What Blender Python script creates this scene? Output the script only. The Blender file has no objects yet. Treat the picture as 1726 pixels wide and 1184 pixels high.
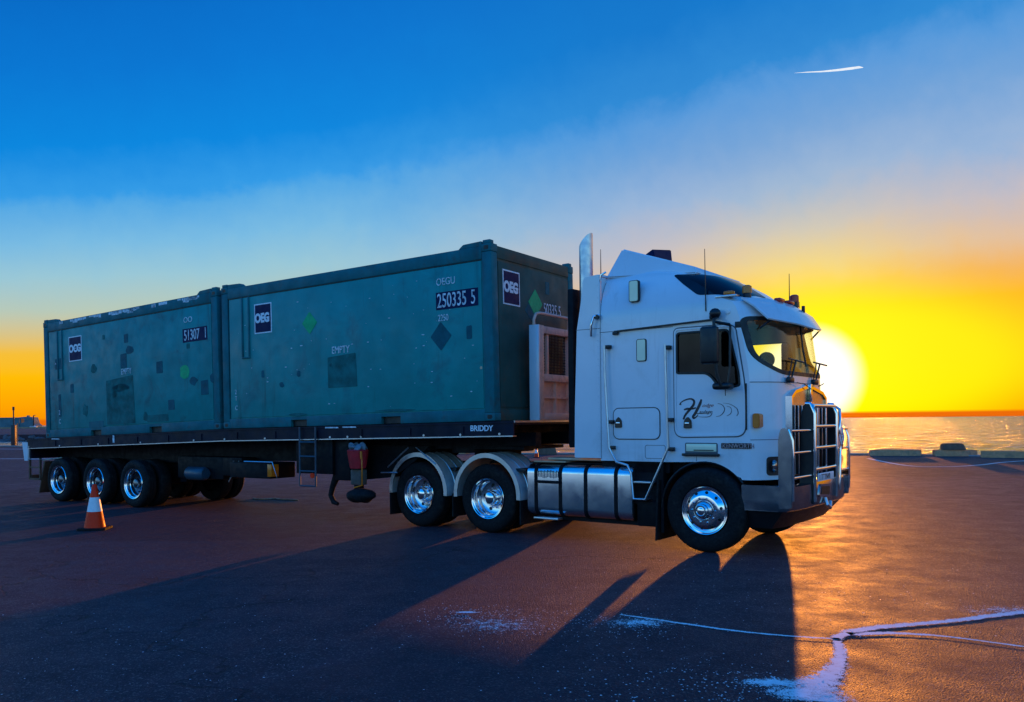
import bpy, bmesh, math, random
from mathutils import Vector, Matrix
R = math.radians
random.seed(7)
S = bpy.context.scene
COL = S.collection

# ------------------------------------------------------------------ camera, light, sky
CAM_H = 1.686
cam = bpy.data.cameras.new("camera"); camo = bpy.data.objects.new("camera", cam); COL.objects.link(camo)
cam.sensor_width = 36.0; cam.lens = 1420 / 1726 * 36
cam.shift_x = 0.0; cam.shift_y = (709.87 - 592) / 1726
cam.clip_start = 0.1; cam.clip_end = 60000
roll = 0.0097
camo.matrix_world = Matrix.Translation((0, 0, CAM_H)) @ Matrix.Rotation(R(90), 4, 'X') @ Matrix.Rotation(-roll, 4, 'Z')
S.camera = camo
S.render.resolution_x, S.render.resolution_y = 1024, 702

SUN_AZ, SUN_EL = R(19.4), R(2.6)
SUND = Vector((math.sin(SUN_AZ) * math.cos(SUN_EL), math.cos(SUN_AZ) * math.cos(SUN_EL), math.sin(SUN_EL)))
sl = bpy.data.lights.new("sun", 'SUN'); so = bpy.data.objects.new("sun", sl); COL.objects.link(so)
sl.energy = 3.4; sl.angle = R(0.6); sl.color = (1.0, 0.32, 0.04)
so.rotation_euler = (-SUND).to_track_quat('-Z', 'Y').to_euler()
S.view_settings.view_transform = 'Standard'; S.view_settings.look = 'None'
S.view_settings.exposure = 0.0; S.view_settings.gamma = 1.0; S.view_settings.use_curve_mapping = False


def lin(r, g, b):
    f = lambda c: (c / 255 / 12.92) if c / 255 <= .04045 else ((c / 255 + .055) / 1.055) ** 2.4
    return (f(r), f(g), f(b), 1)


class NT:
    """small helper for node trees"""
    def __init__(s, t): s.t = t; s.n = t.nodes; s.l = t.links

    def node(s, ty, **k):
        n = s.n.new(ty)
        for a, b in k.items(): setattr(n, a, b)
        return n

    def put(s, sock, v):
        if isinstance(v, bpy.types.NodeSocket): s.l.new(v, sock)
        elif v is not None: sock.default_value = v

    def math(s, op, a, b=None, c=None, clamp=False):
        n = s.node('ShaderNodeMath', operation=op, use_clamp=clamp)
        for i, v in enumerate((a, b, c)): s.put(n.inputs[i], v)
        return n.outputs[0]

    def vec(s, op, a, b=None):
        n = s.node('ShaderNodeVectorMath', operation=op)
        s.put(n.inputs[0], a); s.put(n.inputs[1], b)
        return n.outputs['Value'] if op in ('DOT_PRODUCT', 'LENGTH', 'DISTANCE') else n.outputs[0]

    def ramp(s, fac, stops, interp='LINEAR'):
        n = s.node('ShaderNodeValToRGB'); cr = n.color_ramp; cr.interpolation = interp
        while len(cr.elements) > 1: cr.elements.remove(cr.elements[-1])
        cr.elements[0].position = stops[0][0]; cr.elements[0].color = stops[0][1]
        for p, c in stops[1:]:
            e = cr.elements.new(p); e.color = c
        s.put(n.inputs[0], fac)
        return n.outputs[0]

    def mix(s, f, a, b, mode='MIX'):
        n = s.node('ShaderNodeMix', data_type='RGBA', blend_type=mode)
        s.put(n.inputs[0], f); s.put(n.inputs[6], a); s.put(n.inputs[7], b)
        return n.outputs[2]

    def maprange(s, v, a, b, c, d, smooth=False):
        n = s.node('ShaderNodeMapRange')
        if smooth: n.interpolation_type = 'SMOOTHSTEP'
        for i, x in enumerate((v, a, b, c, d)): s.put(n.inputs[i], x)
        return n.outputs[0]

    def noise(s, vec, scale, detail=3, rough=.5, dist=0):
        n = s.node('ShaderNodeTexNoise'); s.put(n.inputs['Vector'], vec)
        n.inputs['Scale'].default_value = scale; n.inputs['Detail'].default_value = detail
        n.inputs['Roughness'].default_value = rough; n.inputs['Distortion'].default_value = dist
        return n.outputs[0]


W = bpy.data.worlds.new("World"); S.world = W; W.use_nodes = True
t = NT(W.node_tree); t.n.clear()
tc = t.node('ShaderNodeTexCoord')
d = t.vec('NORMALIZE', tc.outputs['Generated'])
sp = t.node('ShaderNodeSeparateXYZ'); t.put(sp.inputs[0], d)
X, Y, Z = sp.outputs
el = t.math('MULTIPLY', t.math('ARCSINE', Z), 57.2958)
hl = t.math('MAXIMUM', t.math('SQRT', t.math('ADD', t.math('MULTIPLY', X, X), t.math('MULTIPLY', Y, Y))), 1e-4)
ux = t.math('DIVIDE', X, hl); uy = t.math('DIVIDE', Y, hl)
u45 = t.math('ADD', t.math('MULTIPLY', ux, math.sin(R(45))), t.math('MULTIPLY', uy, math.cos(R(45))))
fac = t.math('MULTIPLY_ADD', u45, -.585, 1.16)
nz = t.noise(d, 9, 6, .62, .3)
nz2 = t.noise(d, 45, 3, .5)
wob = t.math('ADD', t.math('MULTIPLY', t.math('SUBTRACT', nz, .5), 2.2), t.math('MULTIPLY', t.math('SUBTRACT', nz2, .5), .9))
wob = t.math('MULTIPLY', wob, t.maprange(el, 5, 14, 0, 1))
ep = t.math('ADD', t.math('MULTIPLY', el, fac), wob)
f30 = t.math('DIVIDE', ep, 40, clamp=True)
P = lambda e: max(0, e) / 40
warm = t.ramp(f30, [(0, lin(245, 140, 0)), (P(1.2), lin(255, 165, 0)), (P(2.9), lin(255, 188, 0)), (P(4.3), lin(245, 190, 55)),
                    (P(5.3), lin(218, 194, 130)), (P(6.8), lin(182, 200, 185)), (P(8.8), lin(152, 198, 214)), (P(10.8), lin(120, 186, 226)),
                    (P(12.8), lin(84, 168, 228)), (P(13.5), lin(48, 154, 230)), (P(16.0), lin(0, 134, 222)), (P(20), lin(0, 118, 210)),
                    (P(26), lin(0, 100, 192)), (1, lin(0, 80, 160))])
mauve = t.ramp(f30, [(0, lin(245, 130, 0)), (P(2), lin(255, 172, 0)), (P(4.2), lin(252, 176, 30)), (P(5.1), lin(242, 176, 92)),
                    (P(6.2), lin(222, 188, 160)), (P(7.6), lin(192, 186, 196)), (P(9.5), lin(148, 178, 216)), (P(11.5), lin(112, 162, 216)),
                    (P(13.2), lin(84, 152, 218)), (P(14.2), lin(40, 136, 212)), (P(17), lin(10, 120, 204)), (P(26), lin(0, 96, 186)), (1, lin(0, 80, 160))])
azw = t.math('MULTIPLY', t.math('ARCTAN2', X, Y), 57.2958)
warm = t.mix(t.maprange(azw, -16, 12, 0, 1, True), warm, mauve)
cool = t.ramp(f30, [(0, lin(105, 135, 170)), (P(5), lin(140, 160, 190)), (P(9), lin(175, 190, 205)), (P(13), lin(185, 220, 228)),
                    (P(18), lin(135, 208, 238)), (P(25), lin(60, 172, 242)), (P(34), lin(5, 138, 232)), (1, lin(0, 112, 212))])
cool = t.mix(1.0, cool, (1.38, 1.6, 1.65, 1), 'MULTIPLY')
saz = t.math('ADD', t.math('MULTIPLY', ux, math.sin(SUN_AZ)), t.math('MULTIPLY', uy, math.cos(SUN_AZ)))
base = t.mix(t.maprange(saz, -.35, .55, 0, 1, True), cool, warm)
# yellow veil round the low sun
az = t.math('MULTIPLY', t.math('ARCTAN2', X, Y), 57.2958)
da = t.math('DIVIDE', t.math('SUBTRACT', az, 22.5), 11.0); de = t.math('DIVIDE', t.math('SUBTRACT', el, 3.4), 4.3)
g = t.math('EXPONENT', t.math('MULTIPLY', t.math('ADD', t.math('MULTIPLY', da, da), t.math('MULTIPLY', de, de)), -1))
g = t.maprange(g, .10, .72, 0, 1, True)
base = t.mix(g, base, (1.1, .80, 0, 1))
csun = t.vec('DOT_PRODUCT', d, tuple(SUND))
th = t.math('MULTIPLY', t.math('ARCCOSINE', t.math('MINIMUM', csun, .999999)), 57.2958)
g2 = t.math('EXPONENT', t.math('MULTIPLY', t.math('POWER', t.math('DIVIDE', th, 7.0), 2), -1))
base = t.mix(g2, base, (1.15, .98, 0, 1))
core = t.math('SUBTRACT', 1, t.maprange(th, 2.2, 3.7, 0, 1, True))
base = t.mix(core, base, (1.4, 1.3, 1.05, 1))
# dusty red band right on the horizon
hz = t.math('SUBTRACT', 1, t.maprange(t.math('ABSOLUTE', el), .24, .46, 0, 1, True))
hz = t.math('MULTIPLY', hz, t.maprange(saz, .2, .8, 0, 1))
base = t.mix(hz, base, lin(226, 96, 8))
# below the horizon (never in view past the sea): dim sea tone
base = t.mix(t.maprange(el, -1.5, -.5, 1, 0), base, lin(40, 50, 70))
bg = t.node('ShaderNodeBackground'); t.put(bg.inputs[0], base); bg.inputs[1].default_value = 1.0
sky = t.node('ShaderNodeTexSky', sky_type='NISHITA'); sky.sun_disc = False
sky.sun_elevation = SUN_EL; sky.sun_rotation = SUN_AZ
bg2 = t.node('ShaderNodeBackground'); t.put(bg2.inputs[0], sky.outputs[0]); bg2.inputs[1].default_value = 0.003
ad = t.node('ShaderNodeAddShader'); t.put(ad.inputs[0], bg.outputs[0]); t.put(ad.inputs[1], bg2.outputs[0])
out = t.node('ShaderNodeOutputWorld'); t.put(out.inputs[0], ad.outputs[0])

# ------------------------------------------------------------------ materials
MATS = {}


def mat(name, col, rough=.5, metal=0.0, var=.12, vscale=6, bump=0.0, bscale=40, spec=.5, coat=0.0, dirt=None, dscale=2.0, damt=.5, streak=0.0, scol=(.05, .035, .028), dent=0.0):
    m = bpy.data.materials.new(name); m.use_nodes = True; t = NT(m.node_tree)
    b = t.n['Principled BSDF']; MATS[name] = m
    tc = t.node('ShaderNodeTexCoord'); v = tc.outputs['Object']
    c = (*col, 1)
    n1 = t.noise(v, vscale, 5, .6)
    k = t.maprange(n1, .3, .7, 1 - var, 1 + var)
    cc = t.node('ShaderNodeVectorMath', operation='SCALE'); cc.inputs[0].default_value = col; t.put(cc.inputs['Scale'], k)
    csock = cc.outputs[0]
    if dirt:
        n2 = t.noise(v, dscale, 8, .68, .6)
        csock = t.mix(t.math('MULTIPLY', t.maprange(n2, .5, .72, 0, 1, True), damt), csock, (*dirt, 1))
    if streak:
        mp = t.node('ShaderNodeMapping'); t.put(mp.inputs[0], v); mp.inputs['Scale'].default_value = (7, 7, .55)
        n3 = t.noise(mp.outputs[0], 1.0, 7, .7, .3)
        n4 = t.noise(v, .8, 4)
        csock = t.mix(t.math('MULTIPLY', t.math('MULTIPLY', t.maprange(n3, .54, .72, 0, 1, True), t.maprange(n4, .4, .62, .15, 1)), streak), csock, (*scol, 1))
    t.put(b.inputs['Base Color'], csock)
    t.put(b.inputs['Roughness'], t.maprange(t.noise(v, vscale * 2.3, 4), .3, .7, max(.02, rough * .8), min(1, rough * 1.25)))
    b.inputs['Metallic'].default_value = metal
    b.inputs['Specular IOR Level'].default_value = spec
    b.inputs['Coat Weight'].default_value = coat; b.inputs['Coat Roughness'].default_value = .05
    if bump:
        bn = t.node('ShaderNodeBump'); bn.inputs['Strength'].default_value = bump; bn.inputs['Distance'].default_value = .01
        hh = t.noise(v, bscale, 4)
        if dent: hh = t.math('ADD', hh, t.math('MULTIPLY', t.noise(v, 1.3, 2), dent))
        t.put(bn.inputs['Height'], hh); t.put(b.inputs['Normal'], bn.outputs[0])
    return m


WHITE = mat('white_cab_paint', (.74, .76, .78), .2, 0, .03, 2, spec=.5, coat=.5, dirt=(.45, .43, .40), dscale=1.3, damt=.3, streak=.28, scol=(.30, .28, .26))
BLACK = mat('black_plastic', (.007, .007, .009), .4, 0, .2, 8, bump=.1)
CHASS = mat('chassis_black', (.004, .004, .006), .6, 0, .4, 5, dirt=(.014, .011, .010), dscale=4, damt=.4, bump=.2, spec=.2)
DECKP = mat('deck_navy_paint', (.003, .006, .018), .5, 0, .4, 3, dirt=(.014, .012, .012), dscale=5, damt=.4, bump=.15, spec=.2)
CHROME = mat('polished_chrome', (.80, .80, .82), .09, 1, .04, 4, bump=.03, bscale=8)
BARM = mat('bull_bar_metal', (.42, .42, .44), .16, 1, .15, 3, bump=.05, bscale=4)
ALU = mat('polished_aluminium', (.72, .73, .76), .2, 1, .08, 3, bump=.06, bscale=4)
DARKM = mat('dull_wheel_metal', (.20, .21, .23), .3, 1, .2, 8, dirt=(.04, .04, .04), dscale=9, damt=.6)
ALUF = mat('brushed_aluminium', (.62, .64, .66), .38, 1, .1, 6)
FENDER = mat('fender_aluminium', (.62, .68, .70), .35, .35, .12, 5)
RUBBER = mat('tyre_rubber', (.006, .006, .007), .75, 0, .3, 14, bump=.4, bscale=60, spec=.25, dirt=(.03, .024, .02), dscale=7, damt=.7)
GASKET = mat('black_gasket', (.008, .008, .008), .5, 0, .1, 5)
SEAM = mat('panel_seam', (.09, .10, .11), .6, 0, .1, 5)
TEAL = mat('teal_container_paint', (.002, .26, .245), .5, 0, .14, 1.5, dirt=(.02, .11, .13), dscale=1.6, damt=.5, bump=.35, bscale=9, spec=.25, streak=.55, scol=(.012, .06, .06), dent=12)
TEAL2 = mat('teal_container_paint_worn', (.002, .235, .225), .5, 0, .2, 1.8, dirt=(.025, .085, .095), dscale=2.2, damt=.6, bump=.35, bscale=9, spec=.25, streak=.7, scol=(.03, .055, .05), dent=12)
FRAMEC = mat('container_frame_paint', (.008, .145, .16), .55, 0, .25, 3, dirt=(.06, .05, .04), dscale=3, damt=.5, spec=.15, streak=.5, bump=.2, bscale=12)
ENDC = mat('container_end_panel', (.04, .085, .070), .55, 0, .3, 1.2, dirt=(.15, .075, .045), dscale=.9, damt=.95, bump=.35, bscale=9, spec=.15, streak=.9, scol=(.12, .06, .035), dent=12)
SCUFF = mat('scuffed_green_patch', (.010, .135, .125), .6, 0, .4, 5, spec=.1)
DARKP = mat('dark_paint_patch', (.006, .10, .12), .55, 0, .25, 7, spec=.1)
NAVY = mat('sign_navy', (.003, .012, .06), .5, 0, .05, 5, spec=.1)
LETTER = mat('letter_white', (.75, .77, .8), .5, 0, .18, 30)
LETTERW = mat('letter_white_worn', (.62, .66, .68), .6, 0, .5, 18)
GREEN = mat('green_sticker', (.01, .42, .16), .5, 0, .2, 12, spec=.1)
PINK = mat('headboard_cream_paint', (.85, .50, .36), .5, 0, .12, 5, dirt=(.2, .1, .06), dscale=5, damt=.5)
ORANGE = mat('amber_lens', (.75, .17, .01), .2, 0, .1, 8)
REDL = mat('red_lens', (.62, .02, .01), .2, 0, .1, 8)
CONER = mat('cone_red', (1.0, .035, .004), .45, 0, .08, 8, spec=.2)
CONEW = mat('cone_white_band', (.72, .74, .74), .4, 0, .08, 20)
TAN = mat('plate_tan', (.45, .36, .25), .4, .4, .25, 6)
MUDF = mat('mudflap_brown', (.10, .05, .028), .6, 0, .2, 6, dirt=(.04, .02, .015))
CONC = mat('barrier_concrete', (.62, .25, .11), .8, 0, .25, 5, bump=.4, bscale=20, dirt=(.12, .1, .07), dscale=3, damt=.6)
BROWN = mat('brown_sack', (.10, .075, .06), .8, 0, .2, 10)
REDT = mat('red_tarp', (.45, .01, .02), .45, 0, .3, 6, bump=.3, bscale=12)
GREYC = mat('grey_cloth', (.15, .19, .22), .8, 0, .3, 12, bump=.4, bscale=15)
AIRT = mat('air_tank_blue', (.02, .06, .09), .4, 0, .3, 5)
SEAT = mat('seat_grey', (.06, .06, .065), .8, 0, .2, 8)
INTER = mat('interior_trim', (.12, .13, .12), .7, 0, .1, 6)
REDTXT = mat('letter_dark_red', (.30, .02, .02), .4)
PALEW = mat('pale_window', (.85, .84, .58), .18, 0, .06, 5, coat=.4)
BUILD = mat('far_building', (.10, .17, .18), .8, 0, .3, .3)
BUSH = mat('far_bushes', (.04, .05, .03), .9, 0, .5, .3)
SAND = mat('far_sand', (.35, .22, .12), .9, 0, .3, .3)
POST = mat('post_dark', (.02, .02, .022), .5)
ROCK = mat('seawall_rock', (.10, .09, .10), .9, 0, .4, .3)
KERB = mat('kerb_concrete', (.35, .31, .28), .85, 0, .2, 3)
LINEP = mat('road_line_paint', (.70, .70, .68), .6, 0, .25, 6)


def glass(name, tint, refl=.10):
    m = bpy.data.materials.new(name); m.use_nodes = True; t = NT(m.node_tree); t.n.clear()
    tr = t.node('ShaderNodeBsdfTransparent'); tr.inputs[0].default_value = (*tint, 1)
    gl = t.node('ShaderNodeBsdfGlossy'); gl.inputs['Roughness'].default_value = .03; gl.inputs[0].default_value = (.9, .95, 1, 1)
    fr = t.node('ShaderNodeLayerWeight'); fr.inputs[0].default_value = .5
    n = t.noise(t.node('ShaderNodeTexCoord').outputs['Object'], 3, 3)
    f = t.math('ADD', t.math('MULTIPLY', t.math('POWER', fr.outputs['Facing'], 4.0), .4), t.maprange(n, .3, .7, refl * .8, refl * 1.2), clamp=True)
    mx = t.node('ShaderNodeMixShader'); t.put(mx.inputs[0], f); t.put(mx.inputs[1], tr.outputs[0]); t.put(mx.inputs[2], gl.outputs[0])
    t.put(t.node('ShaderNodeOutputMaterial').inputs[0], mx.outputs[0])
    return m


WGLASS = glass('windshield_glass', (.96, .97, .80), .02)
DGLASS = glass('clear_door_glass', (.95, .95, .92), .01)
DGLASS2 = glass('near_door_glass_shaded', (.16, .18, .18), .02)  # near copy of the door glass; interior shade is put into its tint
KGLASS = glass('dark_roof_glass', (.04, .05, .06), .04)


def asphalt():
    m = bpy.data.materials.new('asphalt'); m.use_nodes = True; t = NT(m.node_tree); b = t.n['Principled BSDF']
    v = t.node('ShaderNodeTexCoord').outputs['Object']
    big = t.noise(v, .35, 6, .6, .4); mid = t.noise(v, 2.2, 6, .65); fine = t.noise(v, 90, 3, .7)
    c = t.ramp(big, [(.3, (.048, .026, .036, 1)), (.5, (.070, .038, .050, 1)), (.7, (.092, .052, .064, 1))])
    c = t.mix(t.maprange(mid, .45, .75, 0, .5), c, (.045, .032, .038, 1))
    vor = t.node('ShaderNodeTexVoronoi'); t.put(vor.inputs['Vector'], v); vor.inputs['Scale'].default_value = 85
    st = t.node('ShaderNodeSeparateColor'); t.put(st.inputs[0], vor.outputs['Color'])
    c = t.mix(t.maprange(st.outputs[0], .80, .97, 0, .75), c, (.26, .21, .19, 1))
    c = t.mix(t.maprange(st.outputs[1], .6, 1, 0, .55), c, (.02, .016, .018, 1))
    pn = t.node('ShaderNodeTexVoronoi', feature='F1', distance='CHEBYCHEV'); pn.inputs['Scale'].default_value = .11; t.put(pn.inputs['Vector'], v)
    pc = t.node('ShaderNodeSeparateColor'); t.put(pc.inputs[0], pn.outputs['Color'])
    c = t.mix(t.maprange(pc.outputs[0], 0, 1, 0, .65), c, (.030, .020, .026, 1))
    oil = t.maprange(t.noise(v, .9, 5, .7, 1.5), .62, .72, 0, .6, True)
    c = t.mix(oil, c, (.014, .012, .014, 1))
    # hairline cracks
    cr = t.node('ShaderNodeTexVoronoi', feature='DISTANCE_TO_EDGE'); cr.inputs['Scale'].default_value = .16
    wv = t.vec('ADD', v, None); wn = t.node('ShaderNodeTexNoise'); t.put(wn.inputs[0], v); wn.inputs['Scale'].default_value = .9; wn.inputs['Detail'].default_value = 6
    sc = t.node('ShaderNodeVectorMath', operation='SCALE'); t.put(sc.inputs[0], wn.outputs['Color']); sc.inputs['Scale'].default_value = 2.2
    t.put(cr.inputs['Vector'], t.vec('ADD', v, sc.outputs[0]))
    ck = t.maprange(cr.outputs['Distance'], 0, .0045, 1, 0)
    c = t.mix(t.math('MULTIPLY', ck, .75), c, (.012, .010, .012, 1))
    t.put(b.inputs['Base Color'], c)
    t.put(b.inputs['Roughness'], t.maprange(mid, .3, .7, .54, .78))
    b.inputs['Specular IOR Level'].default_value = .28
    b.inputs['Specular Tint'].default_value = (1, .5, .42, 1)
    h = t.math('ADD', t.math('ADD', t.math('MULTIPLY', fine, .5), t.math('MULTIPLY', vor.outputs['Distance'], .9)), t.math('MULTIPLY', mid, 1.0))
    h = t.math('ADD', h, t.math('MULTIPLY', ck, -1.0))
    bn = t.node('ShaderNodeBump'); bn.inputs['Strength'].default_value = 1; bn.inputs['Distance'].default_value = .009
    t.put(bn.inputs['Height'], h); t.put(b.inputs['Normal'], bn.outputs[0])
    return m


def water():
    m = bpy.data.materials.new('sea_water'); m.use_nodes = True; t = NT(m.node_tree); b = t.n['Principled BSDF']
    v = t.node('ShaderNodeTexCoord').outputs['Object']
    mp = t.node('ShaderNodeMapping'); t.put(mp.inputs[0], v); mp.inputs['Scale'].default_value = (.45, 1, 1); mp.inputs['Rotation'].default_value = (0, 0, R(12))
    n1 = t.noise(mp.outputs[0], .55, 5, .6, .6); n2 = t.noise(mp.outputs[0], .12, 4, .6, .4)
    h = t.math('ADD', n1, t.math('MULTIPLY', n2, 2.5))
    bn = t.node('ShaderNodeBump'); bn.inputs['Strength'].default_value = 1; bn.inputs['Distance'].default_value = 5.0
    t.put(bn.inputs['Height'], h); t.put(b.inputs['Normal'], bn.outputs[0])
    pale_ripple = t.maprange(t.noise(mp.outputs[0], .8, 6, .7, .8), .50, .62, 0, .85, True)  # noise mask for white ripples mixed into the base colour
    t.put(b.inputs['Base Color'], t.mix(pale_ripple, (.03, .06, .10, 1), (.75, .78, .8, 1)))
    b.inputs['Roughness'].default_value = .2; b.inputs['IOR'].default_value = 1.33
    return m


def stain():
    m = bpy.data.materials.new('dried_salt'); m.use_nodes = True; t = NT(m.node_tree); b = t.n['Principled BSDF']
    uv = t.node('ShaderNodeUVMap'); s = t.node('ShaderNodeSeparateXYZ'); t.put(s.inputs[0], uv.outputs[0])
    v = t.node('ShaderNodeTexCoord').outputs['Object']
    edge = t.math('SUBTRACT', 1, t.math('ABSOLUTE', t.math('SUBTRACT', t.math('MULTIPLY', s.outputs[1], 2), 1)))
    n = t.noise(v, 14, 8, .75, .5); n2 = t.noise(v, 95, 3, .6)
    a = t.math('ADD', t.math('MULTIPLY', edge, s.outputs[0]), t.math('ADD', t.math('MULTIPLY', t.math('SUBTRACT', n, .5), 1.5), t.math('MULTIPLY', t.math('SUBTRACT', n2, .5), 1.8)))
    t.put(b.inputs['Alpha'], t.maprange(a, .30, .56, 0, 1, True))
    t.put(b.inputs['Base Color'], t.mix(t.maprange(n, .35, .65, 0, 1), (.68, .67, .66, 1), (.88, .90, .90, 1))); b.inputs['Roughness'].default_value = .7
    return m


ASPH, SEA, SALT = asphalt(), water(), stain()

# ------------------------------------------------------------------ geometry helpers


def newbm(): return bmesh.new()


def box(bm, x0, x1, y0, y1, z0, z1, bev=0.0, seg=2):
    r = bmesh.ops.create_cube(bm, size=1.0); vs = r['verts']
    for v in vs:
        v.co = Vector(((x0 + x1) / 2 + v.co.x * (x1 - x0), (y0 + y1) / 2 + v.co.y * (y1 - y0), (z0 + z1) / 2 + v.co.z * (z1 - z0)))
    if bev:
        es = {e for v in vs for e in v.link_edges}
        bmesh.ops.bevel(bm, geom=list(es), offset=bev, segments=seg, affect='EDGES', profile=.5)
    return bm


def hexa(bm, pts):
    """eight corners: bottom four then top four"""
    v = [bm.verts.new(p) for p in pts]
    for f in ((3, 2, 1, 0), (4, 5, 6, 7), (0, 1, 5, 4), (1, 2, 6, 5), (2, 3, 7, 6), (3, 0, 4, 7)): bm.faces.new([v[i] for i in f])


def prism(bm, poly, a, b, axis='y', bev=0):
    """poly 2D; axis y: (x,z) ; axis x: (y,z) ; axis z: (x,y)"""
    mk = {'y': lambda p, k: (p[0], k, p[1]), 'x': lambda p, k: (k, p[0], p[1]), 'z': lambda p, k: (p[0], p[1], k)}[axis]
    A = [bm.verts.new(mk(p, a)) for p in poly]; B = [bm.verts.new(mk(p, b)) for p in poly]
    n = len(poly); fs = [bm.faces.new(A), bm.faces.new(B[::-1])]
    for i in range(n): fs.append(bm.faces.new((A[i], B[i], B[(i + 1) % n], A[(i + 1) % n])))
    bmesh.ops.recalc_face_normals(bm, faces=bm.faces)
    if bev:
        es = set(fs[0].edges) | set(fs[1].edges)
        bmesh.ops.bevel(bm, geom=list(es), offset=bev, segments=2, affect='EDGES')
    return bm


def tube(bm, pts, r, seg=10, closed=False):
    pts = [Vector(p) for p in pts]; n = len(pts); rings = []; up = None
    for i, p in enumerate(pts):
        if closed: d = (pts[(i + 1) % n] - pts[i - 1]).normalized()
        elif i == 0: d = (pts[1] - p).normalized()
        elif i == n - 1: d = (p - pts[-2]).normalized()
        else: d = ((pts[i + 1] - p).normalized() + (p - pts[i - 1]).normalized()).normalized()
        if up is None:
            up = Vector((0, 0, 1)) if abs(d.z) < .9 else Vector((1, 0, 0))
        a = d.cross(up).normalized(); b = a.cross(d).normalized(); up = b
        rr = r[i] if isinstance(r, (list, tuple)) else r
        rings.append([bm.verts.new(p + (a * math.cos(k * math.tau / seg) + b * math.sin(k * math.tau / seg)) * rr) for k in range(seg)])
    for i in range(n if closed else n - 1):
        A, B = rings[i], rings[(i + 1) % n]
        for k in range(seg): bm.faces.new((A[k], A[(k + 1) % seg], B[(k + 1) % seg], B[k]))
    if not closed:
        bm.faces.new(rings[0][::-1]); bm.faces.new(rings[-1])
    return bm


def lathe(bm, prof, c=(0, 0, 0), seg=48, axis='y'):
    """prof = [(r, h)], closed on the axis when r == 0"""
    rings = []
    for r, h in prof:
        if r <= 1e-6:
            p = (c[0], c[1] + h, c[2]) if axis == 'y' else (c[0], c[1], c[2] + h) if axis == 'z' else (c[0] + h, c[1], c[2])
            rings.append([bm.verts.new(p)])
        else:
            L = []
            for k in range(seg):
                a = k * math.tau / seg; u, w = r * math.cos(a), r * math.sin(a)
                L.append(bm.verts.new((c[0] + u, c[1] + h, c[2] + w) if axis == 'y' else (c[0] + u, c[1] + w, c[2] + h) if axis == 'z' else (c[0] + h, c[1] + u, c[2] + w)))
            rings.append(L)
    for A, B in zip(rings, rings[1:]):
        if len(A) == 1 and len(B) == 1: continue
        for k in range(seg):
            if len(A) == 1: bm.faces.new((A[0], B[k], B[(k + 1) % seg]))
            elif len(B) == 1: bm.faces.new((A[k], A[(k + 1) % seg], B[0]))
            else: bm.faces.new((A[k], A[(k + 1) % seg], B[(k + 1) % seg], B[k]))
    return bm


def obj(name, bm, m, parent=None, smooth=40, kind=None, recalc=True, label=None):
    if recalc: bmesh.ops.recalc_face_normals(bm, faces=bm.faces)
    me = bpy.data.meshes.new(name); bm.to_mesh(me); bm.free()
    me.materials.append(m)
    if smooth:
        me.polygons.foreach_set('use_smooth', [True] * len(me.polygons))
        me.set_sharp_from_angle(angle=R(smooth))
    o = bpy.data.objects.new(name, me); COL.objects.link(o)
    if parent: o.parent = parent
    if kind: o['kind'] = kind
    if label: o['label'] = label
    return o


def thing(name, label, cat, loc=(0, 0, 0), rot=(0, 0, 0), group=None):
    o = bpy.data.objects.new(name, None); COL.objects.link(o); o.location = loc; o.rotation_euler = rot
    o['label'] = label; o['category'] = cat; o.empty_display_size = .3
    if group: o['group'] = group
    return o


def tag(o, label, cat, group=None):
    o['label'] = label; o['category'] = cat
    if group: o['group'] = group
    return o


def copy_tree(o, parent=None):
    c = o.copy(); COL.objects.link(c)
    if parent: c.parent = parent
    for ch in list(o.children): copy_tree(ch, c)
    return c


def boolean(bm_a, ops):
    """ops = [('DIFFERENCE', bm), ...] ; returns a new bmesh"""
    for op, bm_b in ops:
        for b in (bm_a, bm_b): bmesh.ops.recalc_face_normals(b, faces=b.faces)
        ma = bpy.data.meshes.new('tmp'); bm_a.to_mesh(ma); bm_a.free()
        mb = bpy.data.meshes.new('tmp'); bm_b.to_mesh(mb); bm_b.free()
        oa = bpy.data.objects.new('tmp', ma); ob = bpy.data.objects.new('tmp', mb)
        COL.objects.link(oa); COL.objects.link(ob)
        md = oa.modifiers.new('b', 'BOOLEAN'); md.operation = op; md.object = ob; md.solver = 'EXACT'
        dg = bpy.context.evaluated_depsgraph_get()
        me = bpy.data.meshes.new_from_object(oa.evaluated_get(dg))
        bm_a = bmesh.new(); bm_a.from_mesh(me)
        bpy.data.objects.remove(oa); bpy.data.objects.remove(ob)
        for q in (ma, mb, me): bpy.data.meshes.remove(q)
    return bm_a


def text(s, size, loc, face, m, parent, name='lettering', sx=1.0, shear=0, depth=.002, bold=.0, align='LEFT'):
    c = bpy.data.curves.new('t', 'FONT'); c.body = s; c.size = size; c.extrude = depth; c.shear = shear; c.offset = bold
    c.align_x = align
    o = bpy.data.objects.new('t', c); COL.objects.link(o)
    dg = bpy.context.evaluated_depsgraph_get()
    me = bpy.data.meshes.new_from_object(o.evaluated_get(dg)); bpy.data.objects.remove(o)
    M = Matrix.Translation(loc) @ {'side': Matrix.Rotation(R(90), 4, 'X'), 'front': Matrix.Rotation(R(90), 4, 'Z') @ Matrix.Rotation(R(90), 4, 'X')}[face] @ Matrix.Diagonal((sx, 1, 1, 1))
    me.transform(M); me.materials.clear(); me.materials.append(m)
    o = bpy.data.objects.new(name, me); COL.objects.link(o); o.parent = parent
    return o


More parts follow.
